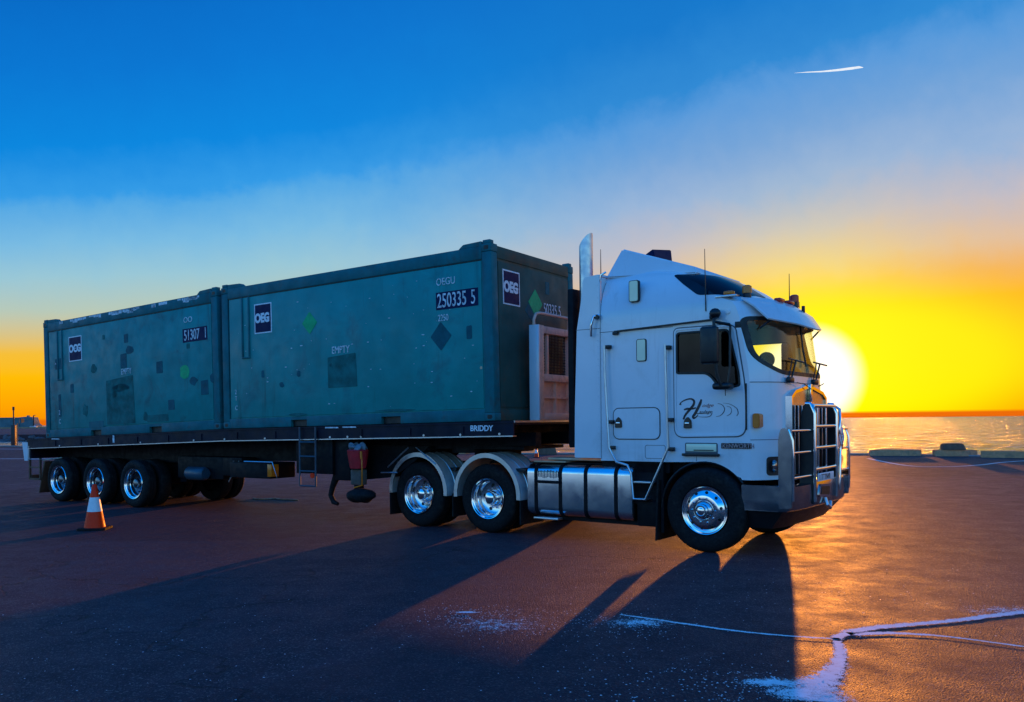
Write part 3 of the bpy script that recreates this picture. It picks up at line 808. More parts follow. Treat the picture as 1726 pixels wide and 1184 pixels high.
for k in range(len(edge)):
    a, b = edge[k], edge[(k + 1) % len(edge)]
    bm.faces.new((top[a[0]][a[1]], bot[a[0]][a[1]], bot[b[0]][b[1]], top[b[0]][b[1]]))
VISM = WHITE
vo = obj('sun_visor', bm, VISM, T, 25)
for s in (-1, 1):
    bm = newbm(); tube(bm, [(.72, s * .95, 2.90), (.60, s * 1.0, 2.80)], .012, 8); obj('visor_stay', bm, BLACK, vo)
bm = newbm(); tube(bm, [(.845, 0, 2.36), (.80, 0, 2.62), (.77, 0, 2.94)], .012, 8); obj('windscreen_divider', bm, GASKET, cab)
# markers, beacons, aerials
for y_, x_, s_, m_, nm in ((-.92, .41, .060, ORANGE, 'rotating_beacon'), (-.30, .60, .045, REDL, 'roof_marker'), (.02, .62, .045, REDL, 'roof_marker'), (.30, .60, .06, REDL, 'rotating_beacon'), (.92, .41, .06, ORANGE, 'rotating_beacon')):
    bm = newbm(); tall = nm == 'rotating_beacon'
    if tall:
        lathe(bm, [(0, 0), (s_, 0), (s_ * .95, .085), (s_ * .6, .10), (0, .10)], (x_, y_, 3.26), 20, 'z')
    else: box(bm, x_ - .04, x_ + .05, y_ - .09, y_ + .09, 3.195, 3.245, .015)
    o_ = obj(nm, bm, m_, T)
    if tall:
        bm = newbm(); lathe(bm, [(0, 0), (s_ * .9, 0), (s_ * .8, .07), (0, .07)], (x_, y_, 3.185), 16, 'z'); obj('beacon_base', bm, BLACK, o_)
bm = newbm(); box(bm, .18, .30, -1.125, -1.03, 3.235, 3.285, .012); o_ = obj('side_roof_marker', bm, ORANGE, T)
bm = newbm(); box(bm, .08, .36, -1.15, -1.03, 3.205, 3.232, .006); obj('marker_plate', bm, ALUF, o_)
bm = newbm(); box(bm, .70, .74, .28, .32, 3.10, 3.2, .008); obj('roof_lamp', bm, BLACK, T)
for p0, p1 in (((-.04, -1.155, 3.05), (-.05, -1.15, 3.84)), ((.60, .10, 3.18), (.60, .10, 3.62)), ((-1.75, -.85, 3.66), (-1.75, -.85, 4.10))):
    bm = newbm(); tube(bm, [p0, [(a + b) / 2 for a, b in zip(p0, p1)], p1], [.008, .006, .004], 6); obj('aerial', bm, BLACK, T)
bm = newbm(); lathe(bm, [(0, .012), (.03, .012), (.03, 0), (.018, 0), (.018, -.004), (0, -.004)], (.25, -1.158, 3.02), 16); obj('roof_bolt_cover', bm, WHITE, T)

# exhaust stack behind the cab
bm = newbm(); tube(bm, [(-1.93, -.95, 1.3), (-1.93, -.95, 3.4), (-1.93, -.95, 4.0)], .098, 24)
vs = [v for v in bm.verts if v.co.z > 3.9]
for v in vs: v.co.z = 4.33 + (v.co.x + 1.93 - .098) * 1.05
obj('exhaust_stack', bm, ALUF, T)
bm = newbm(); box(bm, -2.16, -2.06, -1.10, -.80, 1.30, 3.55, .02); box(bm, -2.05, -1.63, -1.05, 1.05, 1.25, 1.6); obj('gap_dark_box', bm, CHASS, T)  # dark boxes filling the dark gap between cab and headboard
bm = newbm(); box(bm, -2.05, -1.75, .75, 1.05, 1.3, 3.5, .04); obj('air_intake_column', bm, CHASS, T)
bm = newbm(); box(bm, -1.63, -1.602, -1.09, 1.09, 1.14, 3.66); obj('rear_wall', bm, WHITE, T)

# chassis
bm = newbm()
for s in (-1, 1): box(bm, -5.75, .75, s * .43 - .04, s * .43 + .04, .70, .98)
for x_ in (-5.7, -4.95, -4.26, -3.5, -2.6, -1.5, -.5): box(bm, x_ - .06, x_ + .06, -.39, .39, .74, .94)
obj('chassis_rails', bm, CHASS, T, 0)
bm = newbm(); box(bm, -2.55, -1.62, -1.05, 1.05, 1.115, 1.15, .006); box(bm, -2.75, -2.2, -1.12, -.5, 1.085, 1.105); obj('deck_plate', bm, TAN, T)
bm = newbm(); box(bm, -2.9, -1.1, -1.02, -.5, 1.065, 1.085); box(bm, -1.62, -.6, -1.08, 1.08, .98, 1.12); obj('catwalk', bm, CHASS, T)
bm = newbm(); box(bm, -.95, .7, -.4, .4, .45, 1.28, .05); obj('engine', bm, CHASS, T)
bm = newbm(); box(bm, -.6, .3, -.98, -.80, .98, 1.14); box(bm, -.70, -.66, -1.14, -.45, .2, 1.12); obj('inner_guard', bm, CHASS, T)
bm = newbm()
AR = [(-.08 + .61 * math.cos(R(a)), .53 + .61 * math.sin(R(a))) for a in range(180, 28, -8)]
tube(bm, [(x, -1.125, z) for x, z in AR], .018, 8)
obj('wheel_arch_lip', bm, BLACK, T)
bm = newbm(); AO = [(-.08 + .61 * math.cos(R(a)), .53 + .61 * math.sin(R(a))) for a in range(184, 20, -8)]; AI = [(-.08 + .59 * math.cos(R(a)), .53 + .59 * math.sin(R(a))) for a in range(20, 188, 8)]
prism(bm, AO + AI, -1.10, -.45, 'y'); obj('wheel_arch', bm, BLACK, T)
bm = newbm(); prism(bm, [(-.76, .10), (-.735, .10), (-.70, .9), (-.725, .9)], -1.20, -.62, 'y'); obj('mudflap', bm, RUBBER, T)
bm = newbm(); tube(bm, [(0, -.95, .52), (0, .95, .50)], .06); tube(bm, [(-3.56, -1.0, .52), (-3.56, 1.0, .52)], .09); tube(bm, [(-4.97, -1, .52), (-4.97, 1, .52)], .09)
for x_ in (-3.56, -4.97): lathe(bm, [(0, -.2), (.17, -.15), (.2, 0), (.17, .15), (0, .2)], (x_, 0, .54), 20)
obj('axles', bm, CHASS, T)
# fifth wheel and suspension lump
bm = newbm(); box(bm, -4.75, -3.85, -.45, .45, 1.18, 1.24, .02); box(bm, -4.5, -4.05, -.35, .35, .95, 1.2); obj('fifth_wheel', bm, CHASS, T)
# fuel tank
bm = newbm(); prof = [(y, z) for y, z in rrect(-1.20, -.56, .32, 1.06, .13, 6)]
prism(bm, prof, -2.82, -1.10, 'x', .012); tk = obj('fuel_tank', bm, ALU, T, 40)
for x_ in (-2.66, -2.24, -1.82, -1.34):
    bm = newbm(); po = rrect(-1.212, -.548, .308, 1.072, .138, 6); pi = rrect(-1.203, -.557, .317, 1.063, .131, 6)
    a = boolean(prismbm(po, x_ - .024, x_ + .024, 'x'), [('DIFFERENCE', prismbm(pi, x_ - .1, x_ + .1, 'x'))]); obj('tank_strap', a, CHASS, tk)
bm = newbm(); box(bm, -2.66, -2.24, -1.25, -1.20, .79, .83, .006); obj('tank_step', bm, CHASS, tk)
bm = newbm(); box(bm, -2.66, -2.24, -1.27, -1.14, .275, .305, .008); obj('lower_step', bm, ALUF, tk)
bm = newbm()
for i in range(14): box(bm, -2.62 + i * .026, -2.607 + i * .026, -1.2035, -1.198, .86 + random.uniform(0, .02), .98 - random.uniform(0, .02))
obj('step_tread_pattern', bm, SEAM, tk, 0, kind='stuff')
bm = newbm(); lathe(bm, [(.05, 0), (.05, .05), (0, .05)], (-1.6, -.8, 1.055), 16, 'z'); obj('filler_cap', bm, CHROME, tk)
bm = newbm(); box(bm, -2.6, -1.0, -1.05, -.5, .26, .32); box(bm, -1.08, -.78, -1.1, -.5, .26, .60, .02); obj('under_tank_box', bm, CHASS, T)
# steps in front of the tank
bm = newbm(); tube(bm, [(-1.49, -1.215, 2.70), (-1.485, -1.215, 2.3), (-1.43, -1.215, 1.31), (-1.32, -1.215, 1.12), (-1.14, -1.235, 1.08), (-1.085, -1.24, .98), (-1.05, -1.24, .635), (-.875, -1.24, .635), (-.68, -1.22, 1.05), (-.55, -1.205, 1.33), (-.575, -1.205, 2.0), (-.585, -1.205, 2.66)], .017, 10)
gr = obj('entry_grab_rail', bm, ALUF, T)
bm = newbm()
for x_, z_ in ((-1.48, 2.68), (-1.44, 1.66), (-1.43, 1.31), (-.55, 1.30), (-.56, 1.68), (-.585, 2.62)): box(bm, x_ - .01, x_ + .07, -1.215, -1.15, z_ - .025, z_ + .025, .006)
obj('rail_bracket', bm, BLACK, gr)
bm = newbm(); box(bm, -1.06, -.80, -1.23, -.9, .845, .87, .005); a_ = obj('entry_step', bm, ALUF, T)
bm = newbm(); box(bm, -1.05, -.88, -1.23, -.95, .62, .64, .005); obj('entry_step', bm, ALUF, T)
bm = newbm(); box(bm, -1.10, -.70, -1.08, -.9, .55, 1.1); obj('step_well', bm, CHASS, T, 0)

# rear guards
for x_, r_ in ((-4.97, .625), (-3.56, .635)):
    def arc(r, a0=-4, a1=184, n=26): return [(x_ + r * math.cos(R(a0 + (a1 - a0) * k / n)), .565 + r * math.sin(R(a0 + (a1 - a0) * k / n))) for k in range(n + 1)]
    bm = newbm(); prism(bm, arc(r_) + arc(r_ - .012)[::-1], -1.225, -.60, 'y'); gd = obj('mudguard', bm, FENDER, T, 30)
    bm = newbm(); prism(bm, arc(r_ + .006) + arc(r_ - .065)[::-1], -1.240, -1.222, 'y', .003); obj('guard_rim', bm, ALUF, gd, 30)
    for yy in (-1.02, -.84, -.66):
        bm = newbm(); tube(bm, [(x, yy, z) for x, z in arc(r_ + .004)], .010, 6); obj('guard_rib', bm, ALUF, gd, 50)
    bm = newbm(); box(bm, x_ + r_ - .17, x_ + r_ + .03, -1.13, -.55, .93, .98, .008) if x_ > -4.5 else box(bm, x_ + .40, x_ + .62, -1.0, -.55, .90, .95, .008); obj('guard_bracket', bm, BLACK, gd)
bm = newbm(); box(bm, -5.62, -5.59, -1.21, -.62, .16, .62); obj('mudflap', bm, RUBBER, T)
bm = newbm(); box(bm, -2.955, -2.93, -1.21, -.62, .16, .56); obj('mudflap', bm, RUBBER, T)
bm = newbm(); box(bm, -4.275, -4.255, -1.19, -.62, .2, .56); obj('mudflap', bm, RUBBER, T)
bm = newbm(); prism(bm, [(x, z) for x, z in rrect(-.3, .3, 0, .03, .01)], -.3, .3, 'y'); bm.free()
# wheels
for side in (-1, 1):
    for x_, kd, rt in ((-.0, 'steer', .535), (-3.56, 'drive', .52), (-4.97, 'drive', .52)):
        w_ = make_wheel('wheel', T, x_ - (.06 if kd == 'steer' else 0), -1.215, rt, kd, .30 if kd == 'steer' else .27)
        if kd == 'drive':
            i_ = inner_tyre(w_, 0, .34, rt, 0)
        if side == 1: w_.rotation_euler = (0, 0, math.pi); w_.location.y = 1.215

# front: grille, badge, lamps, wipers
def fx(y, z=1.4):  # front surface x at y
    i = 0
    for a, b in zip(ZS, ZS[1:]):
        if a[0] <= z <= b[0]:
            s = (z - a[0]) / (b[0] - a[0]); xf = a[1] + (b[1] - a[1]) * s; w = a[2] + (b[2] - a[2]) * s; dd = a[3] + (b[3] - a[3]) * s
            return xf - dd * abs(y / w) ** 4.5
    return .88


ga = [(-.70, .95), (-.70, 1.95), (-.56, 2.02), (0, 2.105), (.56, 2.02), (.70, 1.95), (.70, .95)]
bm = newbm(); prism(bm, ga, .78, .862, 'x'); G_ = obj('grille', bm, BLACK, T, 0)
fr = boolean(prismbm(offset(ga, .02), .78, .895, 'x'), [('DIFFERENCE', prismbm(offset(ga, -.022), .7, 1.0, 'x'))]); obj('grille_surround', fr, CHROME, G_, 30)
bm = newbm(); prism(bm, [(-.67, 1.84), (-.67, 1.935), (-.55, 1.995), (0, 2.08), (.55, 1.995), (.67, 1.935), (.67, 1.84)], .8625, .872, 'x'); obj('grille_header', bm, mat('header_yellow_lit', (.62, .45, .2), .3, .8), G_, 0)  # yellow light on the header paint is put into its colour
for i in range(19):
    y_ = -.63 + i * .07
    bm = newbm(); box(bm, .8625, .882, y_ - .011, y_ + .011, .98, 1.85, .003); obj('grille_slat', bm, ALUF if i % 2 else CHASS, G_)
bm = newbm(); box(bm, .872, .915, -.035, .035, 1.90, 2.13, .006); obj('grille_emblem', bm, CHROME, G_)
bm = newbm(); box(bm, .884, .893, -.018, .018, 1.0, 1.85, .003); obj('grille_bar', bm, CHROME, G_)
for s in (-1, 1):
    pl = rrect(s * .88 - .13, s * .88 + .13, .985, 1.215, .04)
    a = boolean(cabsolid(-.012), [('INTERSECT', prismbm(pl, .3, 1.2, 'x')), ('DIFFERENCE', cabsolid(.0, z0=.5))]); h_ = obj('headlight', a, BLACK, T)
    bm = newbm(); yl = s * .93; lathe(bm, [(0, .035), (.05, .03), (.075, .012), (.08, 0), (0, 0)], (fx(.93) + .012, yl, 1.10), 24, 'x'); obj('headlight_lens', bm, glass('headlight_glass', (.5, .55, .6), .35) if s < 0 else bpy.data.materials['headlight_glass'], h_)
# wipers
for y0, y1 in ((-.62, -.30), (.30, .55)):
    bm = newbm(); x0 = fx(y0, 2.2) + .03
    tube(bm, [(x0, y0, 2.17), (x0 + .01, y0 + .16, 2.42)], .012, 6); tube(bm, [(x0, y0 - .09, 2.19), (x0, y0 + .04, 2.42)], .008, 6)
    tube(bm, [(x0 - .01, y0 - .05, 2.43), (x0 + .0, y0 + .50, 2.41)], .011, 6); box(bm, x0 - .03, x0 + .03, y0 - .12, y0 + .05, 2.13, 2.2, .02)
    obj('wiper', bm, BLACK, T)
bm = newbm(); tube(bm, [(.92, -.6, 2.13), (.93, -.35, 2.12), (.94, -.1, 2.06)], .006, 6); tube(bm, [(.92, .5, 2.15), (.94, .2, 2.10)], .006, 6); obj('washer_hose', bm, BLACK, T)
# mirror
bm = newbm(); box(bm, .02, .25, -1.50, -1.41, 2.36, 2.82, .035, 3); mr = obj('door_mirror', bm, BLACK, T)
bm = newbm(); tube(bm, [(.12, -1.16, 2.97), (.17, -1.40, 2.90), (.20, -1.44, 2.6), (.22, -1.44, 2.25), (.25, -1.40, 2.10), (.27, -1.17, 2.08)], .02, 8); tube(bm, [(.17, -1.40, 2.88), (.30, -1.22, 2.85)], .02, 8); tube(bm, [(.30, -1.2, 2.85), (.33, -1.3, 2.3), (.3, -1.3, 2.1)], .016, 8)
obj('mirror_arm', bm, BLACK, mr)
bm = newbm(); box(bm, .13, .36, -1.40, -1.22, 2.045, 2.13, .035, 3); obj('spotter_mirror', bm, BLACK, mr)
bm = newbm(); bmesh.ops.create_icosphere(bm, subdivisions=2, radius=.075, matrix=Matrix.Translation((.12, -1.24, 3.0)) @ Matrix.Diagonal((1, .8, .9, 1))); box(bm, .03, .10, -1.22, -1.15, 2.94, 2.99, .01); obj('mirror_pivot', bm, BLACK, mr)
bm = newbm(); tube(bm, [(.27, -1.3, 2.05), (.27, -1.3, 1.97)], .005, 6); obj('mirror_aerial', bm, BLACK, mr)
c_ = copy_tree(mr, T); c_.scale = (1, -1, 1)

# bumper and bull bar
bp = [(.42, -1.19), (.90, -1.20), (1.0, -1.16), (1.05, -.9), (1.07, 0)]
bp = bp + [(x, -y) for x, y in bp[:-1][::-1]]
bm = newbm(); L = []
for z_, dx in ((.875, -.03), (.86, 0), (.70, .005), (.58, -.01), (.565, -.03)):
    L.append([bm.verts.new((x + dx * (1 if i not in (0, len(bp) - 1) else 0), y, z_ if x > .95 else z_)) for i, (x, y) in enumerate(bp)])
for A, B in zip(L, L[1:]):
    for k in range(len(bp) - 1): bm.faces.new((A[k], A[k + 1], B[k + 1], B[k]))
I0 = [bm.verts.new((x - .25 if x > .6 else x, y * .9, .87)) for x, y in bp]
for k in range(len(bp) - 1): bm.faces.new((L[0][k], L[0][k + 1], I0[k + 1], I0[k]))
bum = obj('bumper', bm, BARM, T, 35)
# black belly under the bumper
bm = newbm(); u = [(.35, -1.15), (.92, -1.14), (1.02, -.9), (1.04, 0), (1.02, .9), (.92, 1.14), (.35, 1.15)]; lo = [(.42, -1.05), (.74, -1.05), (.82, -.8), (.84, 0), (.82, .8), (.74, 1.05), (.42, 1.05)]
U = [bm.verts.new((x, y, .575)) for x, y in u]; D = [bm.verts.new((x, y, .34)) for x, y in lo]
for k in range(6): bm.faces.new((U[k], U[k + 1], D[k + 1], D[k]))
bm.faces.new(D); bm.faces.new((U[6], U[0], D[0], D[6])); bm.faces.new(U[::-1]); obj('bumper_belly', bm, BLACK, T, 30)
bb = None


def plate(name, pts, y0, y1, m, parent, bev=.006):
    bm = newbm(); prism(bm, pts, y0, y1, 'y', bev); return obj(name, bm, m, parent)


wing = roundpoly([(.885, .60), (1.045, .62), (1.055, 1.42), (1.0, 1.57), (.92, 1.57), (.885, 1.45)], [.02, .02, .12, .1, .08, .08], 5)
bb = plate('bull_bar', wing, -1.215, -1.185, BARM, T)
plate('wing_plate', wing, 1.185, 1.215, CHROME, bb)
postp = roundpoly([(.90, .60), (1.075, .62), (1.085, 1.74), (1.03, 1.86), (.97, 1.86), (.93, 1.72)], [.02, .02, .1, .06, .05, .08], 5)
for y_ in (-.47, .47):
    plate('bar_post', postp, y_ - .035, y_ + .03, BLACK, bb)
    bm = newbm(); tube(bm, [(1.08, y_, .64), (1.082, y_, 1.2), (1.088, y_, 1.74), (1.04, y_, 1.865), (.98, y_, 1.868)], .026, 10); obj('post_tube', bm, CHROME, bb, 60)
for s in (-1, 1):
    for z_ in (1.535, 1.27, .97):
        bm = newbm(); tube(bm, [(1.03, s * 1.19, z_), (1.045, s * .85, z_), (1.05, s * .50, z_)], .019, 10); obj('side_bar', bm, CHROME, bb, 60)
    bm = newbm(); tube(bm, [(1.05, s * 1.185, .70), (1.055, s * 1.185, 1.2), (1.05, s * 1.185, 1.42), (1.0, s * 1.185, 1.55)], .018, 10); obj('wing_edge_tube', bm, CHROME, bb, 60)
for z_ in (1.84, 1.58, 1.31, 1.04):
    bm = newbm(); tube(bm, [(1.07, -.45, z_), (1.085, 0, z_), (1.07, .45, z_)], .024, 12); obj('cross_bar', bm, CHROME, bb, 60)
for y_ in (-.16, .2):
    bm = newbm(); tube(bm, [(1.03, y_, .9), (1.03, y_, 1.83)], .014, 8); obj('upright_bar', bm, CHROME, bb, 60)
# outer loop carrying the diamond sign
bm = newbm(); tube(bm, [(1.10, .56, .72), (1.11, .56, 1.22), (1.11, .62, 1.36), (1.11, .52, 1.5), (1.10, .60, 1.66), (1.08, .66, 1.80), (1.0, .66, 1.86), (.94, .66, 1.78), (.93, .64, 1.5)], .020, 10); obj('loop_tube', bm, CHROME, bb, 60)
bm = newbm(); prism(bm, roundpoly([(.62, 1.26), (.74, 1.43), (.62, 1.60), (.50, 1.43)], .015), 1.115, 1.123, 'x'); dm = obj('diamond_sign', bm, LETTER, bb)
bm = newbm(); prism(bm, [(.62, 1.262), (.665, 1.325), (.575, 1.325)], 1.1235, 1.126, 'x'); obj('sign_tip', bm, REDL, dm, 0)
for z_ in (1.42, 1.46):
    bm = newbm(); box(bm, 1.1235, 1.125, .57, .67, z_, z_ + .012); obj('sign_line', bm, SEAM, dm, 0)
bm = newbm(); box(bm, 1.085, 1.10, -.36, .30, .885, .985, .004); npz = obj('number_plate', bm, LETTER, T)
text('11TTTNVI', .105, (1.1015, -.34, .898), 'front', INK, npz, sx=1.0)
bm = newbm(); prism(bm, roundpoly([(-.34, .69), (.10, .66), (.14, .83), (-.30, .85)], .03), 1.075, 1.105, 'x'); q_ = obj('tow_pin_frame', bm, CHROME, T)
bm = newbm(); prism(bm, roundpoly([(-.28, .72), (.06, .69), (.09, .80), (-.25, .82)], .02), 1.106, 1.11, 'x'); obj('tow_recess', bm, GASKET, q_)
bm = newbm(); tube(bm, [(1.10, -.1, .66), (1.13, -.12, .58), (1.14, -.02, .53), (1.12, .06, .60)], .025, 10); obj('tow_hook', bm, ALUF, T)
bm = newbm(); box(bm, 1.03, 1.085, -.45, .45, .60, .90, .01); obj('bumper_centre', bm, BARM, T)

# ------------------------------------------------------------------ trailer
YAW = .5806
TR = thing('trailer', 'long dark flatbed semi-trailer carrying two teal containers behind the white truck', 'trailer', (.4192, 13.2293, 0), (0, 0, -YAW))


def zt(x): return 1.6875 + .0159 * x if x > -6.1 else 1.6875 - .0159 * 6.1 + .0302 * (x + 6.1)


def beam(bm, x0, x1, y0, y1, dz0, dz1, n=1):
    """box that follows the deck line"""
    xs = [x0 + (x1 - x0) * k / n for k in range(n + 1)]
    if x0 < -6.1 < x1: xs = sorted(set(xs + [-6.1]))
    for a, b in zip(xs, xs[1:]):
        hexa(bm, [(a, y0, zt(a) + dz0), (b, y0, zt(b) + dz0), (b, y1, zt(b) + dz0), (a, y1, zt(a) + dz0), (a, y0, zt(a) + dz1), (b, y0, zt(b) + dz1), (b, y1, zt(b) + dz1), (a, y1, zt(a) + dz1)])


bm = newbm(); beam(bm, -12.95, .34, -1.20, 1.20, -.06, -.004); obj('deck', bm, DECKP, TR, 0)
for s in (-1, 1):
    bm = newbm(); beam(bm, -12.95, .34, s * 1.235 - .012, s * 1.235 + .012, -.215, -.01); r_ = obj('side_rail', bm, DECKP, TR, 0)
    bm = newbm(); beam(bm, -12.95, .34, s * 1.215 - .045, s * 1.215 + .045, -.230, -.215); obj('rail_flange', bm, ALUF, r_, 0)
    bm = newbm(); beam(bm, -12.95, .34, s * 1.24 - .018, s * 1.24 + .018, -.035, -.006); obj('rope_rail', bm, DECKP, r_, 0)
bm = newbm()
for i in range(26):
    a = -12.6 + i * .5; beam(bm, a, a + .06, -1.18, 1.18, -.19, -.06)
obj('cross_members', bm, CHASS, TR, 0, kind='stuff')
bm = newbm(); box(bm, .335, .36, -1.24, 1.24, zt(.34) - .03, zt(.34) - .003); obj('front_edge_strip', bm, ALUF, TR)
bm = newbm()
for s in (-1, 1):
    beam(bm, -12.9, -2.6, s * .5 - .08, s * .5 + .08, -.62, -.18); beam(bm, -2.6, .3, s * .5 - .08, s * .5 + .08, -.38, -.18)
obj('main_beams', bm, CHASS, TR, 0)
bm = newbm()
for x_ in [-.55 - i * 1.02 for i in range(12)]:
    z_ = zt(x_) - .12; box(bm, x_ - .012, x_ + .012, -1.262, -1.247, z_ - .07, z_ + .05)
obj('rail_stiffeners', bm, DECKP, TR, 0, kind='stuff')
for x_ in (-11.6, -10.1, -8.6, -6.9, -6.0, -4.9, -3.3, -2.9, -2.6, -1.3, -.6, .1):
    bm = newbm(); lathe(bm, [(0, -.006), (.018, -.006), (.02, 0), (0, 0)], (x_, -1.250, zt(x_) - .19), 10); obj('rail_stud', bm, ALUF, TR)
for x_ in (-11.9, -9.55, -3.4, -3.0):
    bm = newbm(); box(bm, x_, x_ + (.3 if x_ > -9 or x_ < -11 else .05), -1.262, -1.2485, zt(x_) - .04 - (.13 if x_ == -9.55 else 0), zt(x_) - .018); obj('reflector', bm, LETTERW, TR)
text('BRIDDY', .115, (-.42, -1.25, 1.545), 'side', LETTER, TR, name='rail_lettering', sx=1.0, bold=.003)
# tail
bm = newbm(); prism(bm, [(-13.12, .88), (-12.98, .88), (-12.92, 1.305), (-13.22, 1.30)], -1.24, -1.18, 'y', .004)
obj('tail_corner_plate', bm, WHITE, TR)
bm = newbm(); beam(bm, -13.1, -12.9, -1.2, 1.2, -.45, -.02); obj('tail_beam', bm, DECKP, TR, 0)
bm = newbm(); tube(bm, [(-12.9, -1.245, 1.22), (-12.9, -1.245, .92), (-12.25, -1.245, .92), (-12.25, -1.245, 1.15)], .012, 6); obj('tail_frame', bm, ALUF, TR)
bm = newbm(); box(bm, -12.95, -12.91, -1.23, -1.19, .45, .95); box(bm, -12.5, -12.46, -1.23, -1.19, .45, .95); box(bm, -12.95, -12.46, -1.23, -1.19, .45, .49); box(bm, -12.95, -12.46, -1.23, -1.19, .72, .75)
box(bm, -12.93, -12.88, -1.2, 1.2, .46, .56); obj('rear_bumper_frame', bm, MUDF, TR, 0)
bm = newbm(); prism(bm, [(-12.58, .16), (-12.56, .16), (-12.30, .88), (-12.36, .88)], -1.20, -.62, 'y'); obj('mudflap', bm, MUDF, TR, 0)
bm = newbm(); tube(bm, [(-12.4, -1.2, .90), (-11.6, -1.2, .97)], .012, 6); obj('flap_bar', bm, TAN, TR)
# axles, wheels
AX = (-8.93, -10.30, -11.74)
for x_ in AX:
    for side in (-1, 1):
        w_ = make_wheel('wheel', TR, x_, -1.215, .485, 'drive', .25)
        inner_tyre(w_, 0, .32, .485, 0)
        if side == 1: w_.rotation_euler = (0, 0, math.pi); w_.location.y = 1.215
bm = newbm()
for x_ in AX: tube(bm, [(x_, -1, .485), (x_, 1, .485)], .075)
for s in (-1, 1):
    for x_ in (-9.6, -11.0, -8.2): box(bm, x_ - .1, x_ + .1, s * .5 - .06, s * .5 + .06, .5, .95)
obj('axles', bm, CHASS, TR)
bm = newbm(); box(bm, -12.2, -7.6, -.44, .44, .55, .95); obj('suspension', bm, CHASS, TR, 0)
bm = newbm(); lathe(bm, [(0, -.28), (.1, -.27), (.13, -.22), (.13, .22), (.1, .27), (0, .28)], (-7.15, -1.0, .73), 24, 'x'); obj('air_tank', bm, AIRT, TR)
bm = newbm(); box(bm, -7.9, -6.5, -.9, -.55, .62, 1.05, .02); box(bm, -6.45, -5.9, -.95, -.6, .70, 1.05, .02); obj('brake_gear', bm, CHASS, TR)
bm = newbm(); tube(bm, [(-6.0, -1.05, 1.0), (-6.05, -1.05, .9), (-5.9, -1.05, .85), (-5.85, -1.05, 1.0)], .012, 6); tube(bm, [(-5.95, -1.05, .85), (-6.15, -1.05, .6)], .01, 6); obj('air_lines', bm, ALUF, TR)
bm = newbm(); box(bm, -5.95, -4.85, -1.18, -.6, .70, .98, .015); o_ = obj('side_box', bm, CHASS, TR)
bm = newbm(); box(bm, -4.89, -4.78, -1.215, -1.05, .74, .96, .008); obj('side_marker', bm, ORANGE, o_)
bm = newbm(); tube(bm, [(-5.5, -1.22, 1.0), (-4.75, -1.22, 1.0), (-4.62, -1.22, .70), (-5.0, -1.22, .70)], .012, 6); obj('box_bracket', bm, ALUF, o_)
bm = newbm(); box(bm, -4.22, -3.35, -1.15, -.6, .82, 1.44, .01); box(bm, -3.35, -3.0, -1.1, .4, .72, 1.44, .01); obj('toolbox', bm, CHASS, TR)
bm = newbm(); prism(bm, [(-2.9, 1.3), (-1.6, 1.3), (-1.9, 1.05), (-2.35, .78), (-2.95, .72)], -.75, .3, 'y'); obj('gooseneck_box', bm, CHASS, TR, 0)
bm = newbm(); box(bm, -2.3, 0.1, -.6, .6, 1.25, 1.30); lathe(bm, [(0, 0), (.3, 0), (.3, .1), (0, .1)], (-1.05, -.38, 1.19), 20, 'z'); obj('skid_plate', bm, CHASS, TR)
for s, nm in ((-1, 1), (1, 1)):
    bm = newbm(); box(bm, -3.0, -2.88, s * .95 - .06, s * .95 + .06, .42, 1.4, .01); box(bm, -3.06, -2.82, s * .95 - .1, s * .95 + .1, .39, .43, .008); obj('landing_leg', bm, CHASS, TR)
bm = newbm(); tube(bm, [(-1.9, -.9, 1.28), (-2.35, -.9, .95)], .012, 6); tube(bm, [(-1.75, -.9, 1.28), (-1.35, -.9, 1.02)], .012, 6); tube(bm, [(-2.45, -.95, .86), (-2.1, -.95, .87)], .014, 6); obj('brace_rods', bm, ALUF, TR)
# ladder
bm = newbm()
for x_ in (-3.98, -3.60): tube(bm, [(x_, -1.29, 1.62), (x_, -1.29, .62)], .016, 8)
ld = obj('ladder', bm, AIRT, TR)
for z_ in (1.36, 1.12, .87, .62):
    bm = newbm(); tube(bm, [(-3.98, -1.29, z_), (-3.60, -1.29, z_)], .014, 8); obj('rung', bm, AIRT, ld)
bm = newbm(); lathe(bm, [(0, -.01), (.045, -.01), (.045, .01), (0, .01)], (-3.66, -1.31, .80), 18); obj('red_reflector', bm, CONER, TR)
bm = newbm(); tube(bm, [(-3.35, -1.0, .92), (-3.42, -1.0, .75), (-3.5, -1.0, .6), (-3.55, -1.0, .45), (-3.48, -1.0, .34), (-3.38, -1.0, .31)], [.07, .065, .05, .045, .045, .03], 10); obj('hanging_hose', bm, RUBBER, TR)

# headboard on the deck front
HB = bpy.data.objects.new('headboard', None)
bm = newbm(); x0, x1 = .16, .28
for (a, b, c, d_) in ((-.42, -.28, 1.69, 3.14), (.50, .60, 1.69, 3.14), (1.02, 1.14, 1.69, 3.14)): box(bm, x0, x1, a, b, c, d_, .008)
for (c, d_) in ((3.02, 3.13), (2.29, 2.40), (1.69, 1.80)): box(bm, x0 + .012, x1 - .004, -.28, 1.02, c, d_, .006)
hb = obj('headboard', bm, PINK, TR)
bm = newbm(); box(bm, .19, .205, -.28, 1.02, 1.80, 2.29); obj('headboard_panel', bm, PINK, hb, 0)
bm = newbm(); box(bm, .205, .26, -.28, .48, 2.03, 2.05); box(bm, .205, .26, .10, .12, 1.80, 2.29); obj('headboard_shelf', bm, PINK, hb, 0)
bm = newbm(); box(bm, .12, .292, -.455, -.424, 1.69, 3.14, .006); obj('headboard_edge', bm, WHITE, hb)
